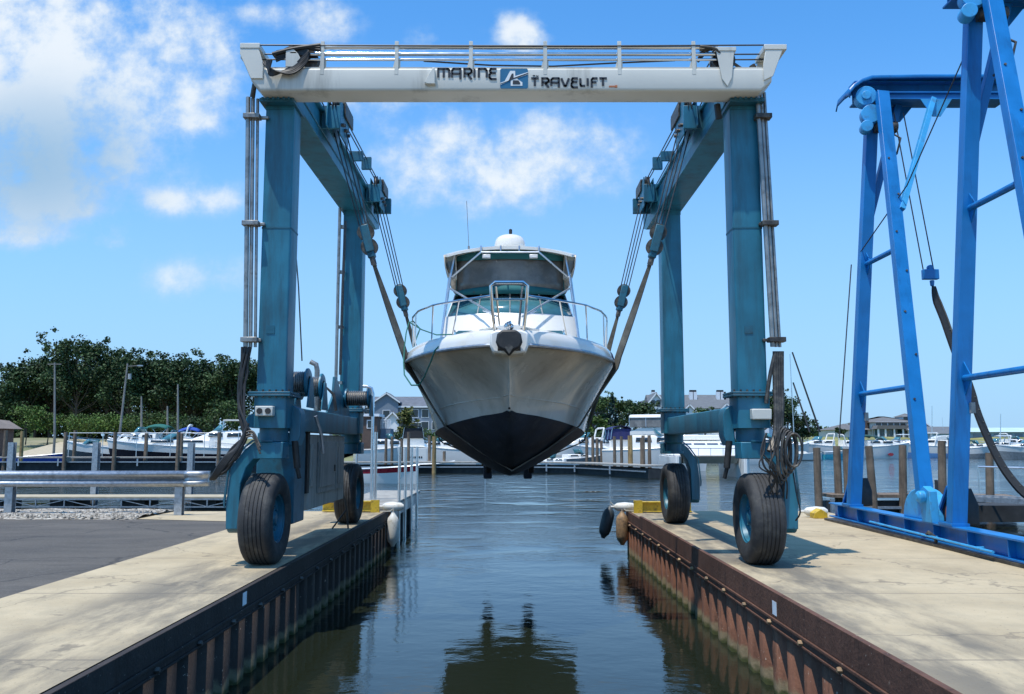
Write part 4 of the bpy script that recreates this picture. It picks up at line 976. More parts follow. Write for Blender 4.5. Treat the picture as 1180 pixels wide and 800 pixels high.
# stern drives below the transom
for s in (-1, 1):
    x = -.12+s*.56
    m = MB(); m.prism([(23.52,2.15),(24.15,2.15),(24.35,1.75),(24.45,1.25),(24.62,1.12),(24.60,1.02),(24.42,.98),(24.35,.80),(24.18,.72),(24.12,.98),(24.02,1.10),(24.10,1.5),(23.95,1.78),(23.52,1.80)], x-.12, x+.12, 'x')
    dr = m.build('stern_drive', 'antifoul', B, bevel=.04)
    m = MB(); m.box(x-.22, x+.22, 24.0, 24.6, 1.30, 1.34); m.build('cavitation_plate', 'antifoul', dr, bevel=.01)
    m = MB(); m.lathe([(.02,-.1),(.08,-.08),(.08,.10),(.02,.14)], (x, 24.72, 1.06), (0,1,0), n=14)
    for k in range(3):
        a = 2*math.pi/3*k+.4; e = V((math.cos(a),0,math.sin(a))); f = V((-math.sin(a),0,math.cos(a))); c = V((x, 24.72, 1.06))
        m.add([c+e*.05-f*.03, c+e*.05+f*.03+V((0,.04,0)), c+e*.16+f*.10+V((0,.05,0)), c+e*.21+f*.02, c+e*.16-f*.09-V((0,.05,0))], [(0,1,2,3,4)])
    m.build('propeller', 'bronze', dr, solid=.012)
for s in (-1, 1):
    m = MB(); m.prism([(16.6,1.30),(18.0,1.32),(17.7,1.16),(16.9,1.14)], -.04+s*.42-.05, -.04+s*.42+.05, 'x'); m.build('water_intake', 'antifoul', B, bevel=.02)
# hull registration squiggle omitted where unreadable
sling('front', 14.62, [(1.80,3.12),(1.80,3.04),(1.14,2.00),(1.09,1.965),(.55,1.58),(0,1.255)], 'grey webbing sling nearer the bow, wrapped under the hull')
sling('rear', 18.6, [(1.90,3.02),(1.90,2.9),(1.56,1.78),(1.52,1.74),(.8,1.45),(0,1.13)], 'grey webbing sling nearer the stern, behind the bow rail')
m = MB(); rp = [(476,404,14.9),(479,392,14.6),(484,379,14.95),(476,370,15.0),(471,372,14.9),(468,384,14.7),(466,400,14.6),(465,418,14.4),(466,432,14.0),(474,444,13.7),(483,444,13.5),(489,434,13.3),(496,418,13.0),(501,404,12.9),(510,395,12.9),(522,390,13.0)]
m.tube([at(*p) for p in rp], .012, 6); m.tube([at(471,371,14.9), at(486,380,14.8), at(503,386,14.6), at(520,385.5,14.5), at(545,388,14.3), at(563,388,13.3)], .012, 6)
tag(m.build('mooring_rope', 'rope_g'), 'green rope draped from the bow rail down the motorboat hull', 'rope')
# ------------------------------------------------------------------ the blue sling crane on the right quay
K = thing('sling_crane', 'bright blue A-frame sling crane on a steel beam along the right quay edge', 'crane', (7.2, 14.5, 0))
def crane_x(y): return 7.05+.0247*(y-12)
m = MB()
def ibeam(m, p, q, h, w_, t=.03):
    p = V(p); q = V(q); up = V((0,0,1))
    m.bar(p+up*(h/2-t/2), q+up*(h/2-t/2), w_, t); m.bar(p-up*(h/2-t/2), q-up*(h/2-t/2), w_, t); m.bar(p, q, t*.9, h-2*t-.004)
ibeam(m, (crane_x(5)+.16, 5, .215), (crane_x(19.9)+.16, 19.9, .215), .32, .30)
y = 5.6
while y < 19.8:
    m.box(crane_x(y)+.03, crane_x(y)+.29, y-.01, y+.01, .085, .345); y += 1.15
m.build('base_beam', 'blue', K, bevel=.004)
m = MB(); m.box(crane_x(12)-.02, crane_x(12)+.44, 5, 19.6, .004, .05); m.build('rail', 'greygrease', K)
m = MB(); m.tube([(crane_x(17)-.06,17.3,.17),(crane_x(12)-.06,12.7,.14)], .022, 8)
for yy in (16.6,14.7,13.2): m.tube([(crane_x(yy)-.06,yy,.15),(crane_x(yy)+.06,yy,.15)], .016, 6)
m.build('guard_rail', 'blue_l', K)
m = MB(); m.tube([(crane_x(15)-.05,14.9,.15),(crane_x(15)-.08,14.75,.22),(crane_x(15)-.05,14.6,.15),(crane_x(15)-.08,14.5,.09)], .03, 6); m.build('rope_knot', 'greygrease', K)
for dy in (0, -4.5):
    yv = 18.7+dy; fx = crane_x(yv)
    def P(x, y, z): return V((x+fx-7.215, y+dy, z))
    # vertical leg: channel with flanges
    def chan(a, b, w_, h_):
        m = MB(); m.bar(a, b, w_, .03, up=(0,-1,0)); d = (V(b)-V(a)).normalized(); n_ = d.cross(V((0,-1,0))).normalized()
        for e in (-1, 1): m.bar(V(a)+n_*e*(w_/2-.015)+V((0,h_/2+.017,0)), V(b)+n_*e*(w_/2-.015)+V((0,h_/2+.017,0)), .03, h_, up=(0,-1,0))
        m.bar(V(a)+V((0,h_+.034,0)), V(b)+V((0,h_+.034,0)), w_-.06, .02, up=(0,-1,0))
        return m
    chan(P(7.36,18.62,.38), P(8.14,18.55,9.3), .25, .17).build('leg', 'blue', K, bevel=.005)
    lg = chan(P(7.34,15.35,.80), P(8.20,18.15,9.45), .25, .15).build('leg', 'blue', K, bevel=.005)
    for k in range(7):
        t = .2+.1*k; c = V(P(7.34,15.35,.80)).lerp(V(P(8.20,18.15,9.45)), t)
        MB().lathe([(0,0),(.022,0),(.022,.02),(0,.02)], c+V((.07 if k % 2 else -.05,-.016,0)), (0,-1,.3), n=8).build('bolt', 'greygrease', lg)
    m = MB(); m.prism([(fx+.00,.375),(fx+.30,.375),(fx+.30,.42),(fx+.0,.42)], yv-.12, yv+.32); m.build('foot_plate', 'blue', K, bevel=.004)
    # cross bars with gussets
    for z, t in ((2.78,.23), (5.65,.56)):
        xa = 7.36+.78*(z-.38)/8.82; a = P(xa,18.58,z); b = V(P(7.34,15.35,.80)).lerp(V(P(8.20,18.15,9.45)), t)
        m = MB(); m.tube([a, V((b.x, b.y+.06, z))], .055, 12); cb_ = m.build('cross_bar', 'blue', K)
        m = MB(); m.prism([(yv-.08,z-.32),(yv-.08,z+.32),(yv-.34,z)], a.x-.01, a.x+.01, 'x'); m.build('gusset', 'blue', cb_)
    up_ = .30 if dy else 0
    # sheave head
    m = MB(); m.lathe([(0,-.14),(.22,-.14),(.22,.14),(0,.14)], P(7.90,18.42,9.40+up_), (.2,1,0), n=24)
    m.lathe([(0,-.18),(.10,-.18),(.10,.18),(0,.18)], P(7.90,18.42,9.40+up_), (.2,1,0), n=16)
    m.build('winch_motor', 'blue_l', K, bevel=.01)
    m = MB(); m.lathe([(0,-.12),(.21,-.12),(.21,.12),(0,.12)], P(7.98,18.38,8.98+up_), (.2,1,0), n=24); m.lathe([(0,-.13),(.13,-.13),(.13,.13),(0,.13)], P(7.86,18.34,8.68+up_), (.2,1,0), n=20)
    m.build('gearbox', 'blue_l', K, bevel=.01)
    m = MB(); m.tube([P(8.1,18.5,8.75+up_), P(8.60,18.5,8.75+up_)], .13, 14); m.build('motor', 'greygrease', K)
    m = MB(); m.tube([P(8.3,18.3,8.6),P(8.5,18.1,8.35),P(8.4,18.1,8.0),P(8.2,18.3,7.85)], .022, 6); m.build('power_cable', 'black', K)
    # top beam with curled cover
    m = MB(); ibeam(m, P(7.75,18.75,9.62), P(11.1,18.75,9.62), .50, .36, .035); ibeam(m, P(8.3,18.35,9.40), P(11.0,18.35,9.40), .18, .16, .03); m.build('top_beam', 'blue', K, bevel=.004)
    m = MB(); r1, r2 = [], []
    cp = [(7.50,9.44),(7.53,9.58),(7.64,9.70),(7.82,9.82),(8.04,9.89),(9.2,9.91),(11.15,9.91)]
    m.loft([[P(x,y_,z-dz+up_) for x, z in cp] for y_, dz in ((18.28,.10),(18.32,.02),(18.5,0),(19.0,0),(19.08,.10))], smooth=True)
    m.build('top_cover', 'blue', K, solid=.03)
    # braces
    m = MB(); m.bar(P(7.90,18.75,6.35), P(8.78,18.75,9.35), .14, .14, up=(0,1,0)); m.prism([(P(8.4,0,0).x,9.36),(P(9.15,0,0).x,9.36),(P(8.85,0,0).x,9.0),(P(8.7,0,0).x,9.0)], yv+.12, yv+.145); m.build('brace', 'blue', K, bevel=.004)
    m = MB(); m.bar(P(8.02,17.20,6.5), P(9.36,18.3,9.33), .11, .12, up=(0,1,0)); m.prism([(P(9.05,0,0).x,9.30),(P(9.75,0,0).x,9.30),(P(9.48,0,0).x,8.9),(P(9.30,0,0).x,8.9)], yv-.46, yv-.44); m.build('brace', 'blue_l', K, bevel=.004)
    m = MB(); c = P(8.0,18.42,5.0); m.box(*sorted((P(7.62,0,0).x, P(7.70,0,0).x)), yv-.16, yv-.11, 2.20, 2.38); m.build('switch_box', 'panel', K, bevel=.006)
# foot gear: half-round cover and pivots, dark wheel boxes with rings
for dy in (0,-4.5):
    yb = 15.3+dy; x = crane_x(yb)
    m = MB(); pr = [(yb+.55-.62*math.cos(math.pi*k/16)*1.0-.25, .36+.55*math.sin(math.pi*k/16)) for k in range(17)]
    m.prism(pr, x+.16, x+.46, 'x'); m.build('gear_cover', 'blue_l', K, bevel=.03)
    m = MB(); m.prism([(yb-.55,.37),(yb-.2,.37),(yb-.12,.85),(yb-.3,.98),(yb-.5,.9)], x-.02, x+.12, 'x'); m.lathe([(0,0),(.10,0),(.10,.10),(.05,.14),(0,.14)], (x-.02, yb-.32, .80), (-1,0,0), n=16); m.build('pivot_bracket', 'blue_l', K, bevel=.01)
for yb in (19.25, 14.75):
    x = crane_x(yb)
    m = MB(); m.prism([(yb-.35,.37),(yb+.45,.37),(yb+.05,.92),(yb-.15,.96),(yb-.35,.7)], x+.32, x+.62, 'x'); bx = m.build('wheel_box', 'black', K, bevel=.01)
    m = MB(); m.bar((x+.30,yb+.46,.38),(x+.30,yb-.0,.98),.05,.05); m.build('edge_strip', 'blue', bx)
    m = MB(); m.lathe([(.15,0),(.19,0),(.19,.02),(.15,.02)], (x+.318, yb-.05, .52), (-1,0,0), n=24); m.build('hub_ring', 'orange', bx)
# ropes, hook and cables of the crane
m = MB()
for a, b in (((1030,130,18.4),(1064,312,18.3)),((1041,130,18.4),(1076,312,18.3)),((1109,70,15.5),(1045,214,17.0)),((1045,214,17.0),(992,290,18.6)),((981,305,18.6),(975,390,18.5)),((975,390,18.5),(967,505,18.4)),((1150,48,14.8),(1170,90,14.8))):
    m.tube([at(*a), at(*b)], .013, 6)
m.build('wire_rope', 'rope', K)
c = at(1072, 317, 18.3)
m = MB(); m.box(c.x-.17,c.x+.17,c.y-.06,c.y+.06,c.z-.10,c.z+.12); m.lathe([(0,-.05),(.06,-.05),(.06,.05),(0,.05)], (c.x,c.y,c.z+.16), (0,1,0), n=12); m.lathe([(0,0),(.05,0),(.04,-.12),(0,-.14)], (c.x+.03,c.y,c.z-.12), n=10); m.build('hook_block', 'blue', K, bevel=.015)
bp = [at(*p) for p in ((1076,330,18.3),(1079,345,18.3),(1088,368,18.2),(1100,402,18.0),(1116,443,17.8),(1128,480,17.6),(1143,515,17.4),(1160,545,17.2),(1185,572,17.0),(1225,592,16.9),(1275,585,16.8),(1330,540,16.7),(1370,460,16.6),(1400,330,16.6))]
bp = spl(bp, 5); m = MB(); rings = []
for i, p in enumerate(bp):
    t = (bp[min(i+1,len(bp)-1)]-bp[max(i-1,0)]).normalized(); w_ = .045+.085*min(1, i/6)
    if i > 22: w_ *= .85
    a = t.cross(V((0,1,0))).normalized(); a = (a*.85+V((0,.5,0))).normalized()*w_; th = t.cross(a).normalized()*.02
    rings.append([p-a-th, p+a-th, p+a+th, p-a+th])
m.loft(rings, closed=True, caps=True, smooth=False); o = m.build('lifting_sling', 'bstrap')
tag(o, 'long black webbing sling hanging from the hook of the blue crane', 'lifting sling')
m = MB(); rings = []
for i in range(2, 20):
    p = bp[i]; t = (bp[i+1]-bp[i-1]).normalized(); a = t.cross(V((0,1,0))).normalized(); a = (a*.85+V((0,.5,0))).normalized(); n_ = t.cross(a).normalized()
    if n_.y > 0: n_ = -n_
    rings.append([p+a*(.10*min(1,i/6)+.01)+n_*.028, p+a*(.055*min(1,i/6)+.01)+n_*.028])
m.loft(rings, smooth=False); m.build('stitched_band', 'strap', o)
m = MB(); 
for i in range(12, 64, 2):
    p = bp[i]; t = (bp[i+1]-bp[i-1]).normalized(); a = t.cross(V((0,1,0))).normalized(); a = (a*.85+V((0,.5,0))).normalized(); n_ = t.cross(a).normalized()
    if n_.y > 0: n_ = -n_
    m.lathe([(0,.0),(.018,0),(.012,.012),(0,.014)], p+n_*.02+a*.05, n_, n=6)
so_ = m.build('studs', 'strap', o)
# ------------------------------------------------------------------ guardrail
G = thing('guardrail', 'galvanised steel crash barrier on two posts at the edge of the asphalt', 'guardrail', (-12, 20.9, 0))
prof = [(0,.68),(-.03,.70),(-.085,.735),(-.085,.785),(-.01,.835),(-.01,.905),(-.085,.955),(-.085,1.005),(-.03,1.04),(0,1.06)]
m = MB(); m.loft([[(x, 20.9+dy, z) for dy, z in prof] for x in (-34,-24,-16,-7.9)], smooth=True); m.build('rail', 'steel', G, solid=.006)
m = MB(); ring = []
for k in range(7):
    a = k/6; ring.append([(-7.9+.55*math.sin(a*1.35), 20.9+dy*(1-a*.7)+.30*(1-math.cos(a*1.35)), .87+(z-.87)*(1-.05*a)) for dy, z in prof])
m.loft(ring); m.build('end_wing', 'steel', G, solid=.006)
for x in (-8.05, -12.15, -16.3, -20.4, -24.5):
    m = MB(); m.box(x-.09,x+.09,20.93,20.945,-.3,.98); m.box(x-.005,x+.005,20.948,21.10,-.3,.98); m.box(x-.09,x+.09,21.103,21.118,-.3,.98); p_ = m.build('post', 'steel', G)
# ------------------------------------------------------------------ yellow stops and fenders at the quay ends
def stop(label, x, y, s):
    t = thing('wheel_stop', label, 'wheel stop', (x, y, 0))
    m = MB(); ibeam(m, (x, y, .15), (x+s*1.35, y, .15), .26, .20, .03); m.build('beam', 'yellow', t, bevel=.004)
    m = MB(); m.box(x-.10 if s > 0 else x-.12, x+.12 if s > 0 else x+.10, y-.14, y-.115, .0, .31); m.box(x-.03,x+.03,y-.11,y+.2,.002,.02); m.build('end_plate', 'yellow', t, bevel=.004)
    return t
stop('yellow steel wheel stop at the far end of the right quay', 3.12, 21.7, 1)
stop('yellow steel wheel stop at the far end of the left quay', -3.42, 21.9, -1)
def fender(label, x, y, z, mt, r=.15, h=.36, rx=0, gr=None):
    f = thing('fender', label, 'boat fender', (x, y, z), gr)
    m = MB(); m.lathe([(0,-h*1.15),(r*.3,-h*1.15),(r*.45,-h),(r*.85,-h*.8),(r,-h*.5),(r*1.02,0),(r,h*.5),(r*.85,h*.8),(r*.45,h),(r*.25,h*1.15),(0,h*1.15)], (x,y,z), (math.sin(rx),0,math.cos(rx)), n=20); m.build('bladder', mt, f)
    m = MB(); tp = V((x,y,z))+V((math.sin(rx),0,math.cos(rx)))*h*1.1; m.tube([tp, tp+V((0,.02,.12)), (tp.x*.6+.4*(LX if x < 0 else RX)+.02,y-.02,.03), ((LX-.2 if x < 0 else RX+.2),y,.02)], .015, 6); m.build('rope', 'rope_w', f)
fender('tan scuffed fender hanging at the far corner of the right quay', 2.77, 21.9, -.40, 'fender_t', .155, .36)
fender('dark grey fender hanging beside the tan one', 2.42, 22.25, -.28, 'fender_d', .155, .36, .25)
fender('white fender hanging at the far corner of the left quay', -2.98, 21.8, -.42, 'fender', .15, .36)
def cushion(label, x, y, z, ax=(1,0,0)):
    f = thing('fender', label, 'boat fender', (x, y, z)); V_ = V((x,y,z))
    m = MB(); m.lathe([(0,-.28),(.05,-.27),(.10,-.2),(.12,0),(.10,.2),(.05,.27),(0,.28)], V_, ax, n=16); m.build('bladder', 'fender', f)
    m = MB(); m.tube([V_+V(ax)*-.25, V_+V(ax)*-.36], .03, 8); m.build('end_eye', 'fender', f)
cushion('small white fender lying on the right quay corner by the yellow stop', 2.86, 22.0, .12)
cushion('white fender lying on the left quay end by the yellow stop', -3.02, 22.1, .12)
cushion('white fender lying at the far end of the blue crane beam', crane_x(20)-.12, 20.4, .13)
m = MB(); m.prism([(6.95,.0),(7.25,.0),(7.25,.12),(7.1,.22),(6.95,.12)], 19.98, 20.3); tag(m.build('end_stop', 'yellow', bevel=.01), 'small yellow block at the far end of the blue crane beam', 'rail stop')
# left: finger dock beyond the quay with steel poles and a hoop rail
D1 = thing('finger_dock', 'narrow pale finger dock running out beyond the left quay', 'dock', (-4, 25, .0))
m = MB(); m.box(-4.9,-3.28,22.45,31,-.02,.06); m.build('deck', 'deckwood', D1, bevel=.01)
m = MB(); m.box(-4.88,-3.30,22.46,30.9,-.34,-.022); m.build('side_frame', 'alu', D1); 
for y in (23.2,25.6,28,30.3): MB().box(-4.6,-3.5,y-.3,y+.3,-1.2,-.342).build('pontoon', 'dockdark', D1)
for k, y in enumerate((24.9,26.3,27.9,29.5)):
    o = MB().tube([(-3.24,y,-1.6),(-3.24,y,1.62)], .045, 10).build('dock_pole', 'alu'); tag(o, 'slim aluminium pole standing along the slip side of the finger dock', 'dock pole', 'aluminium poles on the finger dock')
m = MB(); m.tube([(-4.15,25.6,-.3),(-4.15,25.6,3.2),(-4.2,25.6,3.36),(-4.35,25.6,3.42),(-4.6,25.6,3.42),(-4.9,25.6,3.40)], .045, 10); m.tube([(-4.32,25.62,3.36),(-4.40,25.7,2.8),(-4.62,25.7,2.1),(-4.62,25.7,.1)], .035, 8)
m.tube([(-3.95,25.0,-.8),(-3.95,25.0,2.05)], .05, 8)
tag(m.build('ladder_rail', 'alu'), 'tall aluminium hoop rail behind the rear left wheel', 'hand rail')
# gangway float behind the guardrail
def truss_dock(label, x0, x1, y0, y1, z, mt='deckwood'):
    t = thing('floating_dock', label, 'dock', ((x0+x1)/2, (y0+y1)/2, z))
    MB().box(x0,x1,y0,y1,z-.06,z).build('deck', mt, t)
    m = MB(); m.bar((x0,y0-.02,z-.1),(x1,y0-.02,z-.1),.05,.07); m.bar((x0,y0-.02,z-.42),(x1,y0-.02,z-.42),.05,.05)
    k = x0; i = 0
    while k < x1-1:
        m.bar((k,y0-.02,z-.13),(k,y0-.02,z-.40),.05,.05); m.bar((k+.05,y0-.02,z-.14 if i%2 else z-.39),(min(x1,k+1.2)-.05,y0-.02,z-.39 if i%2 else z-.14),.03,.03); k += 1.2; i += 1
    m.build('truss', 'steel', t)
    m = MB(); k = x0+.5
    while k < x1-1: m.box(k, k+1.0, y0+.15, y1-.1, z-.65, z-.064); k += 3
    m.build('pontoon', 'dockdark', t); return t
truss_dock('pale floating walkway with truss side just beyond the guardrail', -32, -8.2, 36.5, 38.2, -.50, 'shrink')
for px in (10, 108, 218, -90):
    c = at(px, 570, 38.4); m = MB()
    m.box(c.x-.12,c.x+.12,38.3,38.32,-2,1.78); m.box(c.x-.12,c.x+.12,38.56,38.58,-2,1.78); m.box(c.x-.01,c.x+.01,38.325,38.555,-2,1.78)
    tag(m.build('steel_piling', 'steel'), 'galvanised H-section piling standing behind the floating walkway', 'piling', 'steel pilings behind the walkway')
# ------------------------------------------------------------------ docks and pilings far away
def pier(label, pts, w_, z, mt='deckwood', dark=True, name='dock'):
    """a dock following a polyline of (x, y)"""
    t = thing(name, label, 'dock', (pts[0][0], pts[0][1], z))
    P = [V((x, y, 0)) for x, y in pts]; Lf, Rt = [], []
    for i, p in enumerate(P):
        d = (P[min(i+1,len(P)-1)]-P[max(i-1,0)]).normalized(); n_ = V((-d.y, d.x, 0)); Lf.append(p+n_*w_/2); Rt.append(p-n_*w_/2)
    m = MB(); m.loft([[a+V((0,0,z)), b+V((0,0,z)), b+V((0,0,z-.12)), a+V((0,0,z-.12))] for a, b in zip(Lf, Rt)], closed=True, caps=True, smooth=False); m.build('deck', mt, t)
    m = MB()
    for a, b in zip(Rt, Rt[1:]):
        n = max(1, int((b-a).length/3.5)); m.bar(a+V((0,0,z-.5)), b+V((0,0,z-.5)), .12, .10)
        for k in range(n): c = a.lerp(b, k/n); m.bar(c+V((0,0,z-.16)), c+V((0,0,z-.9)), .14, .14)
    m.build('truss', 'steel', t)
    m = MB()
    for a, b, c, d in zip(Lf, Lf[1:], Rt, Rt[1:]):
        A_, B_ = a.lerp(c,.1), b.lerp(d,.1); C_, D_ = a.lerp(c,.85), b.lerp(d,.85)
        m.add([q_+V((0,0,zz)) for zz in (-1.3, z-.55 if z > .2 else z-.3) for q_ in (A_,B_,D_,C_)], [(0,1,2,3),(4,5,6,7),(0,1,5,4),(1,2,6,5),(2,3,7,6),(3,0,4,7)])
    m.build('underframe', 'dockdark', t); return t
def gp(px, Y): return (at(px, 520, Y).x, Y)
pier('long grey fixed dock crossing behind the guardrail on the left', [gp(-60,88),gp(255,88),gp(300,88)], 2.4, .42)
pier('grey dock in the harbour seen beneath and left of the hull', [gp(330,84),gp(480,84),gp(560,84)], 2.2, .02)
pier('curved grey dock in the harbour to the right of the hull', [gp(560,84.2),gp(632,84),gp(672,82),gp(715,76),gp(757,70)], 2.2, .0)
pier('pale dock behind the navy-topped boat', [gp(640,108),gp(700,106),gp(740,106)], 1.8, .3)
def piling(px, yt, Y, label, group, r=.17, mt='wood', zb=-2.2, lean=0):
    p = at(px, yt, Y); m = MB(); m.tube([(p.x-lean*1.5,Y,zb),(p.x,Y,p.z)], [r*1.08, r*.95], 10)
    return tag(m.build('piling', mt), label, 'piling', group)
LP_ = 'brown wooden piling along the docks behind the guardrail'; GPL = 'pilings on the left docks'
for px, yt, Y, mt in ((7,496,87,'wood'),(76,498,86.5,'wood'),(87,496,93,'wood'),(133,498,86.5,'wood'),(169,498,90,'wood'),(206,498,86.5,'wood'),(209.5,499,91,'wood'),(253,498,86.5,'wood'),(-20,498,87,'wood')):
    piling(px, yt, Y, LP_, GPL, .19 if mt == 'wood' else .2, mt)
piling(26, 497, 93, 'yellowish wooden piling on the left dock near the brown hut', None, .20, 'wood_y')
LM = 'slim wooden piling of the docks behind the motorboat'; GM = 'pilings in the middle of the harbour'
for px, yt, Y in ((445,505,95),(452,503,95),(463,506,90),(471,498,90),(495,502,88),(512,520,88),(676,504,90),(683,503,90),(688,505,88),(708,503,86),(716,503,88),(741,502,79),(748,502,77),(754,504,92),(760,503,90),(777,522,78),(693,508,92)):
    piling(px, yt, Y, LM, GM, .16)
piling(500.5, 503, 82.5, 'yellow-brown piling standing before the dock left of the hull', None, .20, 'wood_y')
piling(726, 502, 76, 'stout yellow-brown piling before the navy-topped boat', None, .22, 'wood_y')
piling(740, 505, 73.5, 'stout wooden piling at the bend of the curved dock', None, .20, 'wood')
LR = 'weathered wooden piling of the dock behind the blue crane'; GRR = 'pilings behind the blue crane'
for px, yt, Y, ln in ((941,516,34.5,0),(964,514,35,.0),(975,517,36.2,0),(1001,514,34.2,-.1),(1040,513,34.2,.1),(1085,508,33.2,.10),(1097,508,33.2,.12),(1140,522,33.2,.1)):
    piling(px, yt, Y, LR, GRR, .15, 'wood', lean=ln)
pier('weathered timber dock with pilings behind the blue crane', [(12.6,34.9),(15.6,34.9),(19.5,33.9)], 1.5, -.28, 'wood')
m = MB()
Gw = thing('gangway', 'ribbed grey gangway sloping down at the right edge', 'gangway', (16.5, 27.5, 0))
a, b = V((14.9,28.6,-.05)), V((19.5,25.0,-.12)); d = (b-a).normalized(); n_ = V((-d.y,d.x,0))*.6
for e in (-1, 1): m.bar(a+n_*e, b+n_*e, .06, .16)
m.build('side_rail', 'steel', Gw)
for k in range(24): c = a+(b-a)*(k+.5)/24; MB().bar(c-n_*.96, c+n_*.96, .14, .04).build('board', 'deckwood', Gw)
m = MB(); m.tube([a+n_+V((.4,0,.1)), a+n_+V((.4,0,1.05))], .03, 8); m.tube([a+n_+V((.4,0,1.0)), b+n_+V((0,0,1.0))], .03, 8); m.build('hand_rail', 'alu', Gw)
m = MB(); m.box(14.2,19.5,29.2,30.6,-.9,-.35); m.bar((14.3,29.2,-.3),(14.3,29.2,.5),.08,.08)
tag(m.build('floating_dock', 'dockdark'), 'low dark float under the gangway behind the crane', 'dock')
# ------------------------------------------------------------------ boats in the harbour
def boat(label, cat, loc, rz, Ln, Bm, H, hull='gel', band=None, split=.5, cabin=None, canopy=None, arch=False, rail=True, hardtop=False, fly=False, name='moored_boat', enclosure=None, tower=False, group=None, windows=2, screen=True, outboard=False, zs_=1.0):
    t = local_thing(name, label, cat, group)
    def hb(f): return Bm/2*(1-max(0, (f-.42)/.58)**2.3) if f < 1 else .02
    def sz(f): return H*(.80+.32*max(0, f)**2)
    fs = [0,.1,.25,.42,.55,.68,.78,.87,.94,.985,1.0]
    def X(f, q): return Ln*(f-.5)-(1-q)*Ln*.05*max(0, f-.6)/.4
    def rg(q0, q1, k=5):
        R = []
        for f in fs:
            b = hb(f); zs = sz(f); l = []
            for i in range(k+1):
                q = q0+(q1-q0)*i/k; l.append((X(f, q), b*(.80+.20*q**.7 if f < .6 else (.55+.45*q)), -.25+(zs+.25)*q))
            R.append([(x,-y,z) for x, y, z in l[::-1]]+l)
        return R
    m = MB(); r = rg(0, split if band else 1); m.loft(r); m.add(r[0], [tuple(range(len(r[0])))]); hm = m.build('hull', band or hull, t)
    if band: m = MB(); r = rg(split, 1); m.loft(r); m.add(r[0], [tuple(range(len(r[0])))]); m.build('topside', hull, t)
    m = MB(); m.loft([[(X(f,1),-hb(f)*.99,sz(f)-.01),(X(f,1),-hb(f)*.6,sz(f)+.05),(X(f,1),0,sz(f)+.08),(X(f,1),hb(f)*.6,sz(f)+.05),(X(f,1),hb(f)*.99,sz(f)-.01)] for f in fs]); m.build('deck', 'gel', t)
    m = MB(); m.tube([(X(f,1),-hb(f),sz(f)-.02) for f in fs]+[(X(f,1),hb(f),sz(f)-.02) for f in fs[::-1]], .035, 5); m.build('rub_rail', 'steel', t)
    top = H*.95; x0, x1 = Ln*-.22, Ln*.30; cw = Bm*.36
    ch = 0
    if cabin:
        ch = cabin
        m = MB(); rr_ = []
        for x, w0, zb_, zt in ((x1+Ln*.06, cw*.45, H*.9, H*1.02), (x1-Ln*.04, cw*.8, H*.85, H*.95+ch*.45), (x1-Ln*.17, cw, H*.8, H*.95+ch*.95), (x0+Ln*.1, cw*1.05, H*.8, H*.95+ch), (x0, cw*1.05, H*.8, H*.95+ch)):
            rr_.append([(x,-w0,zb_),(x,-w0*.95,zb_+(zt-zb_)*.8),(x,-w0*.8,zt),(x,w0*.8,zt),(x,w0*.95,zb_+(zt-zb_)*.8),(x,w0,zb_)])
        m.loft(rr_, smooth=False); m.add(rr_[-1], [tuple(range(6))]); m.add(rr_[0], [tuple(range(6))]); cbn = m.build('cabin', 'gel', t, bevel=.03)
        for e in (-1, 1):
            for k in range(windows):
                xa = x0+Ln*.04+k*(x1-x0-Ln*.12)/windows; xb = xa+(x1-x0-Ln*.12)/windows*.78; za = H*.95+ch*.38; zb2 = H*.95+ch*.78
                m = MB(); y_ = e*(cw*1.02+.012); m.add([(xa,y_,za),(xb,y_*.985,za),(xb-.1,y_*.965,zb2),(xa+.05,y_*.965,zb2)], [(0,1,2,3)]); m.build('window', 'glass', cbn, solid=.03)
    zt = H*.95+ch
    if screen:
        xs_ = x1-Ln*.20 if cabin else x1-Ln*.05
        m = MB(); m.loft([[(xs_-Ln*.06,-cw*1.02,zt-.02),(xs_+Ln*.015,-cw*.7,zt-.02),(xs_+Ln*.03,0,zt-.02),(xs_+Ln*.015,cw*.7,zt-.02),(xs_-Ln*.06,cw*1.02,zt-.02)],[(xs_-Ln*.11,-cw*.92,zt+.55),(xs_-Ln*.05,-cw*.6,zt+.55),(xs_-Ln*.045,0,zt+.55),(xs_-Ln*.05,cw*.6,zt+.55),(xs_-Ln*.11,cw*.92,zt+.55)]], smooth=False)
        m.build('windscreen', 'tglass', t, solid=.02)
    if fly:
        m = MB(); m.prism([(x0-Ln*.02,zt),(x1-Ln*.2,zt),(x1-Ln*.14,zt+.1),(x1-Ln*.20,zt+.8),(x0+Ln*.1,zt+.7),(x0-Ln*.02,zt+.35)], -cw*.85, cw*.85); m.build('flybridge', 'gel', t, bevel=.06)
        zt += .75
    if enclosure:
        m = MB(); xa, xb = x0-Ln*.02, x1-Ln*.22; h = 1.15
        m.loft([[(xa,-cw*.95,zt),(xb,-cw*.95,zt),(xb+.3,0,zt),(xb,cw*.95,zt),(xa,cw*.95,zt),(xa,-cw*.95,zt)],[(xa+.1,-cw*.8,zt+h*.8),(xb-.2,-cw*.8,zt+h*.8),(xb-.05,0,zt+h*.8),(xb-.2,cw*.8,zt+h*.8),(xa+.1,cw*.8,zt+h*.8),(xa+.1,-cw*.8,zt+h*.8)]], smooth=False)
        m.build('enclosure', enclosure, t)
        m = MB(); m.loft([[(xa-.05+(xb-xa+.1)*k/4, cw*.9*math.cos(a), zt+h*.72+.32*math.sin(a)) for a in [math.pi*i/8 for i in range(9)]] for k in range(5)]); m.build('bimini_top', enclosure if enclosure != 'vinyl' else 'canvas_white', t, solid=.03)
        m = MB()
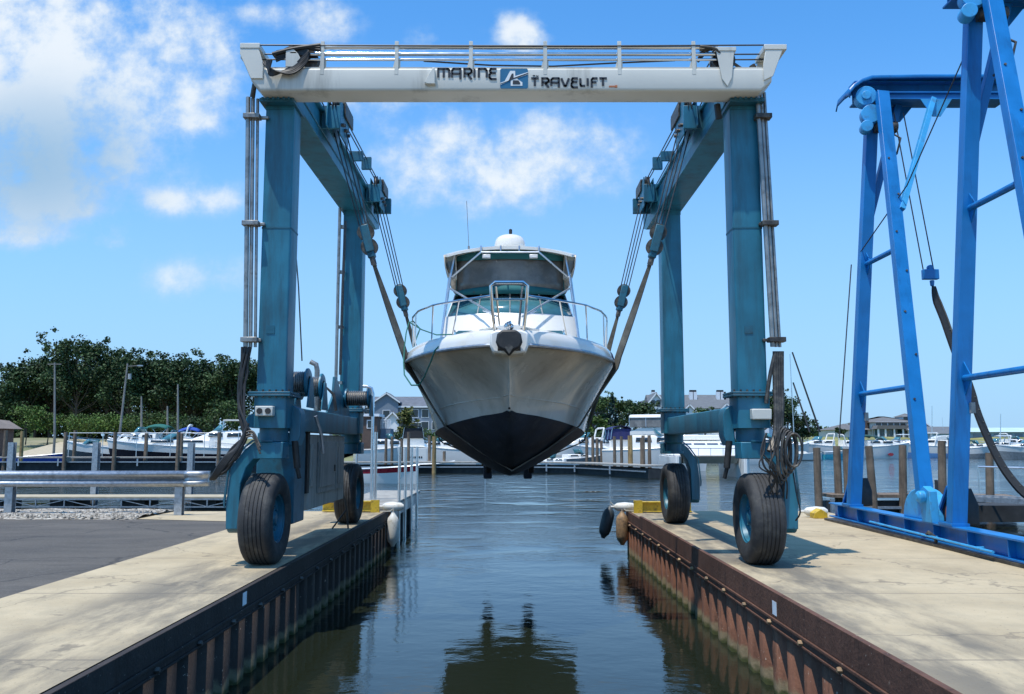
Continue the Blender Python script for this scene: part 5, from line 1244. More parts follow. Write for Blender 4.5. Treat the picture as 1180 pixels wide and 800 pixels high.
        for e in (-1, 1):
            for x in (xa, (xa+xb)/2, xb): m.tube([(x,e*cw*.96,zt),(x-.05,e*cw*.82,zt+h*.85)], .03, 5)
        m.build('canopy_pole', 'alu', t)
    if canopy:
        m = MB(); xa, xb = x0-Ln*.16, x0+Ln*.16; zc = zt+1.0 if cabin is None else zt+.55
        m.loft([[(xa+(xb-xa)*k/6, cw*1.08*math.cos(a), zc-.25*abs(k/6-.5)**2*4+.28*math.sin(a)) for a in [math.pi*i/8 for i in range(9)]] for k in range(7)]); m.build('bimini_top', canopy, t, solid=.04)
        m = MB()
        for e in (-1, 1):
            m.tube([(x0,e*cw*1.1,H*.9),(xa+.1,e*cw*1.06,zc-.2)], .03, 5); m.tube([(x0,e*cw*1.1,H*.9),(xb-.1,e*cw*1.06,zc-.2)], .03, 5)
        m.build('canopy_pole', 'alu', t)
    if hardtop:
        xa, xb = x0-Ln*.03, x0+Ln*.24; zh = zt+1.0
        m = MB(); m.loft([[(x,cw*1.05*s_,zh+.08*(1-s_*s_)+dz) for s_ in (-1,-.5,0,.5,1)]+[(x,cw*1.05*s_,zh-.08) for s_ in (1,.5,0,-.5,-1)] for x, dz in ((xa,-.05),(xa+.3,0),(xb-.3,0),(xb,-.05))], closed=True, caps=True); m.build('hardtop', 'gel', t)
        m = MB()
        for e in (-1, 1):
            for x, dx in ((xa+.15,-.0),(xb-.1,.35)): m.tube([(x+dx,e*cw*1.0,H*.9),(x,e*cw*.98,zh-.08)], .03, 5)
        m.build('canopy_pole', 'alu', t)
    if arch:
        m = MB(); xa = x0+Ln*.02; m.tube([(xa+Ln*.05,-Bm*.44,H*.85),(xa-.1,-Bm*.40,zt+.85),(xa-.25,-Bm*.3,zt+1.0),(xa-.25,Bm*.3,zt+1.0),(xa-.1,Bm*.40,zt+.85),(xa+Ln*.05,Bm*.44,H*.85)], .11, 6); m.build('radar_arch', 'gel', t)
    if tower:
        m = MB(); m.tube([(0,0,zt+.8),(-.1,0,zt+3.2)], .025, 5); m.build('antenna', 'alu', t)
    if rail:
        F_ = [.55,.68,.78,.87,.94,.985]; m = MB()
        m.tube([(X(f,1)+.05,-hb(f)*.97-.01,sz(f)+.55) for f in F_]+[(X(f,1)+.05,hb(f)*.97+.01,sz(f)+.55) for f in F_[::-1]], .022, 5)
        for f in F_[::2]:
            for e in (-1, 1): m.tube([(X(f,1),e*hb(f)*.95,sz(f)),(X(f,1)+.05,e*(hb(f)*.97+.01),sz(f)+.54)], .016, 5)
        m.build('bow_rail', 'chrome', t)
    if outboard:
        m = MB(); m.box(-Ln*.5-.55,-Ln*.5-.1,-.22,.22,H*.75,H*1.35); m.box(-Ln*.5-.4,-Ln*.5-.2,-.08,.08,-.3,H*.75); m.build('outboard_motor', 'canvas_black', t, bevel=.06)
    place(t, (loc[0], loc[1], WZ+.02), rz); t.scale = (1, 1, zs_); return t
def bx(px, Y): return (at(px, 515, Y).x, Y)
PI = math.pi
boat('white runabout with dark lower hull, its bow pointing left past the left dock pilings', 'boat', bx(124,98), PI-.12, 10.5, 3.0, 2.5, 'gel', 'black_gel', .72, None, None, True, zs_=1.12)
boat('long white cruiser with glossy black lower hull behind the left dock', 'boat', bx(208,96), PI+.06, 16, 4.0, 2.5, 'gel', 'black_gel', .74, .5, None, False, name='cabin_cruiser', zs_=1.14)
boat('white cruiser with green bimini top, moored behind the black-hulled cruiser', 'boat', bx(165,104), PI, 8.5, 3.0, 2.5, 'gel', None, .5, .9, 'canvas_green', False, zs_=1.25)
boat('white boat under a bright blue canvas top behind the black-hulled cruiser', 'boat', bx(202,106), PI+.2, 7.5, 2.9, 2.5, 'gel', None, .5, .5, 'canvas_blue', True, zs_=1.3)
boat('white hardtop cruiser with teal windscreen just left of the hoist hoses', 'boat', bx(258,99), PI+.35, 10, 3.4, 2.7, 'gel', None, .5, 1.0, None, False, hardtop=True, zs_=1.2, name='cabin_cruiser')
boat('small low boat under blue tarpaulin left of the white runabout', 'boat', bx(28,100), .1, 9, 2.4, 1.5, 'canvas_blue', None, .5, None, None, rail=False, screen=False)
boat('low empty grey workboat tied up between the tarpaulin and the runabout', 'boat', bx(58,103), .05, 6.5, 2.2, 1.3, 'grey_gel', None, .5, None, None, rail=False, screen=False)
boat('white open boat with dark red gunwale stripe beyond the finger dock', 'boat', bx(437,62), -.5, 7.0, 2.3, 1.15, 'red_gel', 'gel', .72, None, None, rail=False, screen=False, outboard=False)
boat('white cruiser with rounded black enclosure, stern to camera left of the hull', 'boat', bx(476,101), PI/2+.12, 9.5, 3.5, 2.35, 'gel', None, .5, .5, None, enclosure='canvas_black', name='cabin_cruiser', zs_=1.25)
boat('small white dinghy on the dock under the left side of the hull', 'boat', bx(503,88), .15, 3.8, 1.5, .9, 'gel', None, .5, None, None, rail=False, screen=False, name='dinghy')
boat('white jet boat with yellow flash tied under the right side of the hull', 'boat', bx(640,87.5), PI-.25, 4.6, 1.8, 1.05, 'gel', None, .5, .3, None, rail=False, name='jet_boat')
boat('white boat wrapped in a navy blue canvas enclosure behind the curved dock', 'boat', bx(711,98), PI/2+.15, 8.5, 3.7, 2.1, 'gel', None, .5, .5, None, enclosure='canvas_navy', name='cabin_cruiser', zs_=1.3)
boat('white flybridge cruiser with clear enclosure partly behind the rear right column', 'boat', bx(757,91), -.35, 11, 3.6, 2.3, 'gel', None, .5, 1.0, None, enclosure='vinyl', fly=True, name='cabin_cruiser', zs_=1.15)
boat('dark small boat moored between the hull and the navy-topped boat', 'boat', bx(664,100), .4, 6.5, 2.4, 1.3, 'grey_gel', None, .5, .35, None, rail=False)
def stern_marks(lab, Ln, items):
    t = next(o for o in bpy.data.objects if o.get('label') == lab)
    for nm, y0, y1, z0, z1, mt in items: MB().box(-Ln/2-.05, -Ln/2-.012, y0, y1, z0, z1).build(nm, mt, t)
stern_marks('white boat wrapped in a navy blue canvas enclosure behind the curved dock', 8.5, [('transom_board',-1.35,1.35,.75,1.75,'gel')])
t_ = next(o for o in bpy.data.objects if o.get('label', '').startswith('white boat wrapped in a navy'))
for nm, y0, y1, z0, z1, mt in (('painted_emblem',-.2,1.1,1.25,1.45,'orange'),('painted_emblem',-1.0,-.25,1.22,1.55,'yellow'),('painted_emblem',-1.1,.4,.92,1.08,'teal_gel')): MB().box(-4.33,-4.302,y0,y1,z0,z1).build(nm, mt, t_)
stern_marks('white cruiser with rounded black enclosure, stern to camera left of the hull', 9.5, [('transom_board',-1.5,1.5,.5,1.8,'gel')]+[('stern_letter',-1.0+.24*k,-.84+.24*k,.98,1.12,'letter') for k in range(0)])
t_ = next(o for o in bpy.data.objects if o.get('label', '').startswith('white cruiser with rounded black'))
m = MB()
for k in range(7): m.box(-4.83,-4.802,-1.0+.24*k,-.85+.24*k,.95,1.10)
m.build('name_lettering', 'letter', t_)
# big catamaran
CT = local_thing('catamaran', 'large white catamaran with a broad dark tunnel between its hulls', 'catamaran')
m = MB()
for e in (-1, 1): m.loft([[(x, e*2.75-w_, -.2),(x, e*2.75-w_*1.15, 1.75),(x, e*2.75+w_*1.15, 1.75),(x, e*2.75+w_, -.2)] for x, w_ in ((-5,.55),(2,.55),(4.2,.45),(5.2,.1))], closed=False, caps=True, smooth=False)
for cpt in m.components(): cpt.build('hull', 'gel', CT, bevel=.03)
m = MB(); m.prism([(-5,1.15),(4.4,1.15),(5.1,1.78),(-5,1.78)], -2.2, 2.2); m.build('bridge_deck', 'gel_hull', CT, bevel=.03)
m = MB(); m.loft([[(4.6,-2.9,1.80),(4.6,2.9,1.80),(4.6,2.4,1.86),(4.6,-2.4,1.86)],[(3.4,-3.1,1.8),(3.4,3.1,1.8),(3.2,2.5,2.3),(3.2,-2.5,2.3)],[(1.8,-3.1,1.8),(1.8,3.1,1.8),(1.2,2.4,3.0),(1.2,-2.4,3.0)],[(-4.2,-3.1,1.8),(-4.2,3.1,1.8),(-4.2,2.5,3.1),(-4.2,-2.5,3.1)]], closed=True, caps=True, smooth=False); cbn = m.build('cabin', 'gel', CT, bevel=.05)
for y0, y1 in ((-2.1,-1.2),(-1.0,0.0),(.15,1.1),(1.3,2.1)):
    m = MB(); m.add([(2.80,y0,2.30),(2.80,y1,2.30),(1.80,y1*.97,2.80),(1.80,y0*.97,2.80)], [(0,1,2,3)]); m.build('window', 'glass', cbn, solid=.06)
m = MB(); m.box(-3.6,.2,-1.8,1.8,3.12,3.55); m.build('flybridge', 'gel', CT, bevel=.08)
m = MB(); m.tube([(4.9,-3.0,1.8),(5.0,-3.0,2.4),(5.0,3.0,2.4),(4.9,3.0,1.8)], .03, 6)
for y in (-2,-1,0,1,2): m.tube([(4.9,y,1.8),(5.0,y,2.4)], .022, 5)
m.build('bow_rail', 'chrome', CT)
place(CT, (at(822,540,72).x, 76, WZ), -PI/2-.08)
# right hand row of boats, far side of the basin
RB = [('white sport cruiser with dark side windows left of the blue crane', 945, 172, PI+.15, 11.5, 3.6, 2.3, 'gel', None, .75, None, True, dict(hardtop=False)),
      ('small teal-hulled runabout moored left of the blue crane', 962, 160, .3, 6.0, 2.2, 1.3, 'gel', 'teal_gel', None, None, False, dict(split=.75, rail=False)),
      ('white cruiser with dark green cover and red badge between the crane legs', 1012, 168, .12, 13, 3.9, 2.2, 'gel', None, .8, 'canvas_dgreen', False, dict()),
      ('white sedan cruiser with low radar arch right of the slanting crane leg', 1062, 176, PI-.1, 12.5, 3.8, 2.3, 'gel', 'blue_gel', .9, None, True, dict(split=.45, hardtop=True)),
      ('white sport fishing boat with tower, far side of the basin', 1088, 186, .1, 11, 3.7, 2.2, 'gel', None, .9, None, False, dict(fly=True, tower=True)),
      ('cruiser with dark green canvas just right of the tall crane leg', 1122, 170, -.2, 8, 3.0, 1.9, 'gel', 'grey_gel', .5, 'canvas_dgreen', False, dict(split=.5)),
      ('white hardtop fishing boat, second from the right edge', 1150, 172, PI-.15, 9.5, 3.3, 2.1, 'gel', 'black_gel', .6, None, True, dict(split=.3, hardtop=True)),
      ('grey-hulled boat with blue bow mark at the right edge', 1186, 160, PI-.1, 12, 3.4, 1.9, 'gel', 'grey_gel', .55, None, False, dict(split=.62, hardtop=True)),
      ('white cruiser moored behind the row at the right edge', 1168, 196, .1, 11, 3.6, 2.4, 'gel', None, .9, None, True, dict()),
      ('white boat glimpsed between the hoist leg and the sailing boat', 908, 165, .2, 9, 3.2, 2.2, 'gel', None, .7, 'canvas_white', False, dict())]
for lb, px, Y, rz, Ln, Bm, H, hl, bd, cb2, cn, ar, kw in RB:
    kw['zs_'] = 1.22
    boat(lb, 'boat', bx(px, Y), rz, Ln, Bm, H, hl, bd, kw.pop('split', .5), cb2, cn, ar, **kw)
t_ = next(o for o in bpy.data.objects if o.get('label', '').startswith('white cruiser with dark green cover'))
m = MB(); m.prism([(1.4+.55*math.cos(2*PI*k/16), .62+.24*math.sin(2*PI*k/16)) for k in range(16)], -2.02, -1.90); m.build('red_badge', 'red_gel', t_)
# sailing boat with two raked dark booms beside a mast
SB_ = local_thing('sailing_boat', 'sailing boat with a tall white mast and two dark raked poles', 'sailing boat')
m = MB(); m.loft([[(x,-w_,1.1+.2*max(0,x)/5),(x,-w_*.8,.1),(x,0,-.3),(x,w_*.8,.1),(x,w_,1.1+.2*max(0,x)/5)] for x, w_ in ((-5,.9),(-2,1.5),(1,1.5),(3.5,.9),(5,.03))]); m.build('hull', 'gel', SB_)
m = MB(); m.loft([[(x,-w_,1.08+.2*max(0,x)/5),(x,0,1.16+.2*max(0,x)/5),(x,w_,1.08+.2*max(0,x)/5)] for x, w_ in ((-5,.9),(-2,1.5),(1,1.5),(3.5,.9),(5,.03))]); m.prism([(-3,1.1),(2.4,1.1),(1.8,1.55),(-2.8,1.6)], -.8, .8); m.build('deck', 'gel', SB_)
m = MB(); m.tube([(.2,0,1.1),(.0,0,18.3)], [.11,.08], 8); m.build('mast', 'alu', SB_)
place(SB_, (at(914,510,148).x, 148, WZ), .1)
for px0, y0, px1, y1 in ((913,406,945,498),(914,441,933,498)):
    a, b = at(px0,y0,149), at(px1,y1,146); m = MB(); m.tube([a, b], [.13,.16], 6)
    m.build('raked_pole', 'black', None)
    o = bpy.data.objects[max((k.name for k in bpy.data.objects if k.name.startswith('raked_pole')), key=len)]
    o.parent = SB_; 
    o.matrix_parent_inverse = (Matrix.Translation(SB_.location) @ Matrix.Rotation(.1, 4, 'Z')).inverted()
# thin masts
for px, yt, Y, lb in ((1153,477,182,'thin white mast rising behind the boats at the right edge'),(1074,468,200,'thin mast beside the clubhouse roof')):
    a, b = at(px,yt,Y), at(px,520,Y); tag(MB().tube([(b.x,Y,.5), a], .08, 6).build('mast', 'alu'), lb, 'mast')
# ------------------------------------------------------------------ far shore
def terrain(name, edge, depth, z0, z1, mt, seed, run=28):
    rr = random.Random(seed); m = MB(); rows = []
    for k, (f, z) in enumerate(((0,-1.6),(0,z0),(.12,z0+.2),(.5,(z0+z1)/2),(1,z1),(4,z1+.5),(depth/run,z1+1))):
        rows.append([(x+ (0 if k else 0), y+f*run, z+(rr.uniform(-.15,.15) if k > 1 else 0)) for x, y in edge])
    m.loft(rows); return struct(m.build(name, mt))
def ed(x0, x1, y0, y1, n, seed, amp=1.5):
    rr = random.Random(seed); return [(x0+(x1-x0)*i/n, y0+(y1-y0)*i/n+rr.uniform(-amp, amp)) for i in range(n+1)]
terrain('left_shore', ed(-900, -24, 108, 112, 160, 1), 1200, -.6, 2.6, 'earth', 2)
terrain('middle_shore', ed(-24, 48, 116, 160, 30, 3), 1400, -.6, .9, 'earth', 4)
terrain('right_shore', ed(48, 900, 196, 206, 120, 5), 1500, -.4, 3.6, 'grass', 6, 30)
# sandy patch
m = MB(); m.loft([[(x, 112+f*14+.0*x, .1+f*1.95+.1*math.sin(x)) for x in range(-66,-44,2)] for f in (0,.5,1)]); struct(m.build('beach', 'shrink'))
# hut
H_ = thing('hut', 'small brown hut with tan roof at the left edge', 'hut', (-62, 100, .4))
m = MB(); m.box(-66,-59.6,99,103,-1.2,3.6); m.build('wall', 'sid_brown', H_); m = MB(); m.prism([(-66.6,3.5),(-58.9,3.5),(-60.6,4.5),(-66.6,5.2)], 98.4, 103.6); m.build('roof', 'roof_brown', H_)
# light poles on the left
def pole(px, yb, yt, Y, label, lean=0, arm=False, cross=False):
    a, b = at(px, yt, Y), at(px-lean, yb, Y); t = thing('utility_pole', label, 'pole', b)
    MB().tube([(b.x,Y,b.z-2.5), b, a], [.17,.16,.10], 8).build('shaft', 'pole', t)
    if arm: MB().bar(a+V((-.1,0,-.35)), a+V((1.7,0,-.25)), .08, .08).build('arm', 'pole', t); MB().box(a.x+1.3,a.x+1.9,Y-.15,Y+.15,a.z-.35,a.z-.2).build('lamp', 'steel', t); MB().tube([a+V((.35,0,-2.0)),a+V((.35,0,-1.3))],.22,8).build('transformer','panel',t)
    if cross: MB().bar(a+V((-.9,0,-.2)), a+V((.9,0,-.2)), .1, .1).build('crossarm', 'pole', t)
pole(63,503,418,112,'tall grey utility pole with crossarm, left of the leaning pole',cross=True)
pole(147,500,419,108,'leaning grey utility pole with lamp arm before the left trees',lean=9,arm=True)
pole(163,490,457,118,'short thin pole just right of the leaning one')
pole(193,492,468,118,'thinnest short pole between the two right-hand poles')
pole(205,495,443,112,'grey pole above the blue boat canvas')
# ------------------------------------------------------------------ trees
def tree(label, x, y, z, h, r, mt, seed, name='tree', group=None, leaf_=.42, n=3200, conic=False, trunk=.3, flat=1.0, open_=.0):
    rr = random.Random(seed); t = thing(name, label, 'tree' if name != 'shrub' else 'shrub', (x, y, z), group)
    m = MB(); th = h*.16 if not conic else h*.08
    tp = V((x+rr.uniform(-.4,.4), y, z+h*.8)); m.tube([V((x,y,z-.5)), V((x+.1,y,z+th)), V((x,y,z+h*.5)), tp], [trunk*1.2, trunk*.85, trunk*.5, .06], 8)
    m.build('trunk', 'bark', t)
    cl = []
    if conic:
        for k in range(46):
            f = k/46; a = rr.uniform(0, 2*PI); q = r*(1-f)*rr.uniform(.35,1); cl.append((V((x+q*math.cos(a), y+q*math.sin(a), z+th+f*(h-th))), r*.24*(1.15-f)))
        cl.append((V((x,y,z+h*.97)), .3))
    else:
        m = MB(); nb = 20 if h > 6 else 12
        for k in range(nb):
            a = rr.uniform(0, 2*PI); el_ = rr.uniform(-.35, 1.0); q = r*rr.uniform(.50, .98)*math.cos(el_*1.2)
            cz = z+th+(h-th)*(.5+.46*math.sin(el_*1.45)*rr.uniform(.7,1.0)); c = V((x+q*math.cos(a), y+q*math.sin(a)*.8, cz)); cl.append((c, r*rr.uniform(.24,.40)))
            if h > 6: m.tube([V((x,y,z+th+(cz-z-th)*.3)), V((x,y,z)).lerp(c,.6)+V((0,0,(cz-z)*.12)), c], [trunk*.3,trunk*.16,.03], 5)
        if h > 6: m.build('limbs', 'bark', t)
        for k in range(5): cl.append((V((x+rr.uniform(-.35,.35)*r, y+rr.uniform(-.3,.3)*r, z+th+(h-th)*rr.uniform(.3,.85))), r*.42))
        for k in range(24 if h > 9 else 8):
            a = rr.uniform(0, 2*PI); q = r*rr.uniform(.2, 1.08); cl.append((V((x+q*math.cos(a), y+q*math.sin(a)*.8, z+h*rr.uniform(.66,1.06))), r*rr.uniform(.07,.17)))
    tot = sum(q**2 for _, q in cl); vs, fs = [], []
    for c, q in cl:
        k = int(n*q*q/tot)+8
        for i in range(k):
            d = V((rr.gauss(0,1), rr.gauss(0,1), rr.gauss(0,1))); d.normalize(); rad = q*(rr.random()**.45)*rr.uniform(.75,1.18)
            p = c+V((d.x, d.y, d.z*.8*flat))*rad; s_ = leaf_*rr.uniform(.6,1.3)
            a = V((rr.gauss(0,1), rr.gauss(0,1), rr.gauss(0,.7))).normalized(); b = a.cross(V((rr.gauss(0,1), rr.gauss(0,1), rr.gauss(0,1)))).normalized()
            j = len(vs); vs += [tuple(p+a*s_*.6), tuple(p+b*s_*.45+a*s_*.1), tuple(p-a*s_*.55), tuple(p-b*s_*.4)]; fs.append((j,j+1,j+2,j+3))
    m = MB(); m.v = vs; m.f = fs; m.sm = [False]*len(fs); m.build('crown', mt, t, recalc=False); return t
def tpx(px, Y): return at(px, 500, Y).x
TL = [(6,150,11,7.0,'pale-topped low tree at the far left edge of the wood','leaf_dark'),(28,148,16.5,7.0,'broad dark tree at the left end of the wood','leaf_dark'),(58,152,19.5,7.5,'dark tree left of the tallest crown in the left wood','leaf_dark'),
      (86,146,21.5,7.5,'tallest tree with loose open crown in the left wood','leaf_dark'),(122,150,19.0,7.5,'airy tree just behind the leaning pole','leaf_dark'),(146,144,18.2,6.0,'narrow tree right of the leaning pole','leaf_dark'),
      (170,156,15.5,7.0,'lower tree filling the dip in the left wood','leaf_dark'),(190,145,17.5,7.5,'dense round tree left of the short grey pole','leaf_dark'),(218,147,17.8,8.0,'dense dark tree above the blue boat canvas','leaf_dark'),
      (246,150,15.2,6.5,'lower dark tree left of the hoist pipes','leaf_dark'),(272,144,17.0,7.0,'dark tree partly behind the hoist pipes','leaf_dark'),(303,146,15.0,6.5,'dark tree mostly behind the front left column','leaf_dark'),
      (104,158,16.5,8,'dark tree filling behind the leaning pole','leaf_dark'),(40,160,14,8,'dark tree filling behind the tall pole','leaf_dark'),(232,160,15,8,'dark tree far back right of the short pole','leaf_dark')]
for i, (px, Y, h, r, lb, mt) in enumerate(TL):
    tree(lb, tpx(px, Y), Y, 2.2, h*(.80 if px not in (86,58,122) else .84), r*.85, mt, 40+i, group='trees of the left wood', n=7000, leaf_=.40)
# far-off mass of wood closing the gaps at the back
rr = random.Random(77); vs, fs = [], []
for i in range(9000):
    x = rr.uniform(-190,-58); y = rr.uniform(166,176); hh = 8+2*math.sin(x*.21)+2*math.sin(x*.53); zz = 1.5+hh*rr.random()**.8; s_ = rr.uniform(.5,1.0)
    a = V((rr.gauss(0,1),rr.gauss(0,1),rr.gauss(0,1))).normalized(); b = a.cross(V((rr.gauss(0,1),rr.gauss(0,1),rr.gauss(0,1)))).normalized(); j = len(vs); p = V((x,y,zz))
    vs += [tuple(p+a*s_),tuple(p+b*s_*.8),tuple(p-a*s_),tuple(p-b*s_*.8)]; fs.append((j,j+1,j+2,j+3))
m = MB(); m.v = vs; m.f = fs; m.sm = [False]*len(fs); o = m.build('woodland', 'leaf_dark', recalc=False); o['kind'] = 'stuff'; tag(o, 'dark mass of distant woodland closing the gaps between the left trees', 'wood')
rr = random.Random(21)
SL = ['bright green bush behind the tall utility pole','yellow-green bush at the left end of the row','round bush left of the leaning pole','bush at the foot of the leaning pole','bush behind the green boat top','bush between the short poles','bush behind the blue boat canvas','dark bush left of the hardtop cruiser']
for i, px in enumerate((30, 55, 78, 100, 122, 146, 172, 196)):
    tree(SL[[1,0,2,3,3,4,5,6][i]] if i != 4 else 'bush just right of the leaning pole', tpx(px,127+3*(i%3)), 127+3*(i%3), 2.1, (5.0,4.0,3.8,3.7,4.0,3.7,4.4,3.8)[i], 3.3, 'leaf_light' if i < 6 else 'leaf_mid', 90+i, 'shrub', 'bushes along the left shore', .26, 1700, trunk=.08)
tree('large rounded green bush beside the hardtop cruiser', tpx(262,122), 122, 2.0, 5.6, 3.6, 'leaf_mid', 120, 'shrub', leaf_=.28, n=2600, trunk=.1)
tree('dark bush low on the shore behind the blue boat canvas', tpx(222,124), 124, 2.0, 3.4, 3.0, 'leaf_dark', 121, 'shrub', leaf_=.28, n=1500, trunk=.1)
tree('small orange-tinged tree before the grey building', tpx(468,118), 118, 1.0, 5.6, 1.9, 'leaf_rust', 130, leaf_=.26, n=1700, trunk=.12)
for i, (px, Y, h, r, lb, mt, cn) in enumerate(((684,150,8.5,3.2,'leafy tree touching the right side of the hull','leaf_mid',False),(697,158,9.0,3.6,'green tree before the grey roof right of the hull','leaf_mid',False),(691,140,4.2,1.8,'bright green small tree beside the navy-topped boat','leaf_light',False),
      (706,144,8.0,2.2,'dark blue-green conifer right of the hull','leaf_blue',True),(718,152,8.0,2.6,'green tree right of the conifer','leaf_mid',False),(738,146,7.2,3.6,'dark rounded tree before the white building gable','leaf_dark',False),(755,150,5.5,2.4,'low dark tree at the foot of the white building','leaf_dark',False),
      (812,142,5.8,3.0,'green tree before the middle of the white building','leaf_mid',False),(893,150,9.0,3.6,'dark tree just right of the front right column','leaf_dark',False),(908,154,8.0,3.4,'dark green tree by the sailing boat mast','leaf_dark',False),(924,158,4.5,3.0,'low dark bushy tree right of the mast','leaf_dark',False),(655,170,8,3.2,'tree mostly hidden behind the hull','leaf_mid',False),(880,152,8,3,'tree behind the front right leg','leaf_dark',False))):
    tree(lb, tpx(px, Y), Y, 1.8, h, r, mt, 150+i, leaf_=.34, n=2600, conic=cn, trunk=.18)
rr = random.Random(31)
for i, px in enumerate((966,972)): tree(('dark bush at the left end of the clubhouse','small bush beside the clubhouse wall')[i], tpx(px,226), 226, 4.0, 2.0-.4*i, 1.0, 'leaf_dark', 180+i, 'shrub', leaf_=.3, n=500, trunk=.1)
for i, (px, w_) in enumerate(((900,10),(1110,14),(1175,18))):
    pass
# ------------------------------------------------------------------ buildings
def gable_block(m_w, m_r, x0, x1, y0, y1, z0, ze, zr, t, over=.4, hip=False, name='roof'):
    MB().box(x0,x1,y0,y1,z0,ze).build('wall', m_w, t)
    ym = (y0+y1)/2; hp = (y1-y0)/2 if hip else 0; m = MB(); o_ = over
    A_ = [(x0-o_,y0-o_,ze-.05),(x1+o_,y0-o_,ze-.05),(x1+o_-hp*.9,ym,zr),(x0-o_+hp*.9,ym,zr),(x1+o_,y1+o_,ze-.05),(x0-o_,y1+o_,ze-.05)]
    m.add(A_, [(0,1,2,3),(4,5,3,2),(1,4,2),(5,0,3),(0,5,4,1)]); return m.build(name, m_r, t)
def wins(t, xs, y, z, w_, h, frame='sid_white', pane='glass'):
    for x in xs:
        f = MB().box(x-w_/2-.1,x+w_/2+.1,y-.06,y-.003,z-.1,z+h+.1).build('window_frame', frame, t)
        MB().box(x-w_/2,x+w_/2,y-.075,y-.062,z,z+h).build('pane', pane, f)
def front_gable(x0, x1, y, z, zp, t, mw, mr, depth=3, wall_z=None):
    xm = (x0+x1)/2; m = MB(); m.prism([(x0,wall_z if wall_z else z),(x1,wall_z if wall_z else z),(x1,z),(xm,zp),(x0,z)], y-.9, y+.02); g = m.build('gable', mw, t)
    m = MB(); 
    for a, b in (((x0-.4,z-.35),(xm,zp+.12)),((x1+.4,z-.35),(xm,zp+.12))): m.add([(a[0],y-1.25,a[1]),(b[0],y-1.25,b[1]),(b[0],y+depth,b[1]),(a[0],y+depth,a[1]),(a[0],y-1.25,a[1]+.3),(b[0],y-1.25,b[1]+.34),(b[0],y+depth,b[1]+.34),(a[0],y+depth,a[1]+.3)], [(0,1,2,3),(4,5,6,7),(0,1,5,4),(1,2,6,5),(2,3,7,6),(3,0,4,7)])
    m.build('gable_roof', mr, t); m = MB()
    for a, b in (((x0-.45,z-.40),(xm,zp+.06)),((x1+.45,z-.40),(xm,zp+.06))): m.bar((a[0],y-1.3,a[1]+.18),(b[0],y-1.3,b[1]+.18),.06,.26)
    m.build('bargeboard', 'sid_white', t); return g
# grey apartment block behind the hull on the left
Yb = 170
def bX(px): return at(px, 480, Yb).x
def bZ(py, Y=Yb): return at(590, py, Y).z
A1 = thing('apartment_building', 'blue-grey apartment building with dark roof and white-trimmed gable left of the hull', 'building', (bX(450), Yb, 2))
gable_block('sid_grey', 'roof_grey', bX(380), bX(560), Yb, Yb+14, 1.0, bZ(469), bZ(455), A1)
MB().bar((bX(378),Yb-.45,bZ(469)),(bX(562),Yb-.45,bZ(469)),.1,.3).build('gutter', 'sid_white', A1)
front_gable(bX(433), bX(459), Yb, bZ(463), bZ(455), A1, 'sid_grey', 'roof_grey', 5, 1.0)
front_gable(bX(447), bX(461), Yb-.95, bZ(484), bZ(477), A1, 'sid_white', 'roof_grey', 1, 1.0)
for z in (bZ(481), bZ(495)):
    wins(A1, [bX(p) for p in (402,412,424,466,478,490,502,514,526)], Yb, z, 1.3, 1.5); wins(A1, [bX(446)], Yb-.9, z if z > bZ(484) else z, 1.3, 1.3)
for px0, px1 in ((410,432),(462,486),(500,520)):
    MB().box(bX(px0),bX(px1),Yb-1.2,Yb-.02,bZ(487)-.1,bZ(487)+.1).build('balcony', 'sid_white', A1)
S1 = thing('boat_shed', 'small dark brown shed with white trimmed roof above the red-striped boat', 'shed', (at(428,505,112).x, 112, 1))
a0, a1 = at(420,505,112).x, at(437,505,112).x; MB().box(a0,a1,110,114,0,bZ(480,110)).build('wall', 'sid_brown', S1); MB().box(a0-.3,a1+.3,109.7,114.3,bZ(480,110)+.002,bZ(477,110)).build('roof', 'sid_white', S1); wins(S1, [(a0+a1)/2], 110, bZ(493,110), .5, .9)
S2 = thing('porch', 'white railed porch between the brown shed and the black-topped cruiser', 'porch', (at(444,505,114).x, 114, 1))
a0, a1 = at(438,505,114).x, at(451,505,114).x; MB().box(a0,a1,113,116,0,bZ(494,113)).build('base', 'sid_grey', S2)
m = MB(); m.bar((a0,113,bZ(484,113)),(a1,113,bZ(484,113)),.1,.1)
for k in range(8): m.bar((a0+(a1-a0)*k/7,113,bZ(494,113)),(a0+(a1-a0)*k/7,113,bZ(484,113)),.12,.08)
m.build('railing', 'sid_white', S2)
A2 = thing('apartment_building', 'grey-roofed building behind the trees right of the hull', 'building', (at(700,480,185).x, 185, 2))
Yb = 185; gable_block('sid_grey', 'roof_lgrey', bX(668), bX(701), Yb, Yb+10, 1.0, bZ(464), bZ(453), A2); wins(A2, [bX(694)], Yb, bZ(476), 1.2, 1.6)
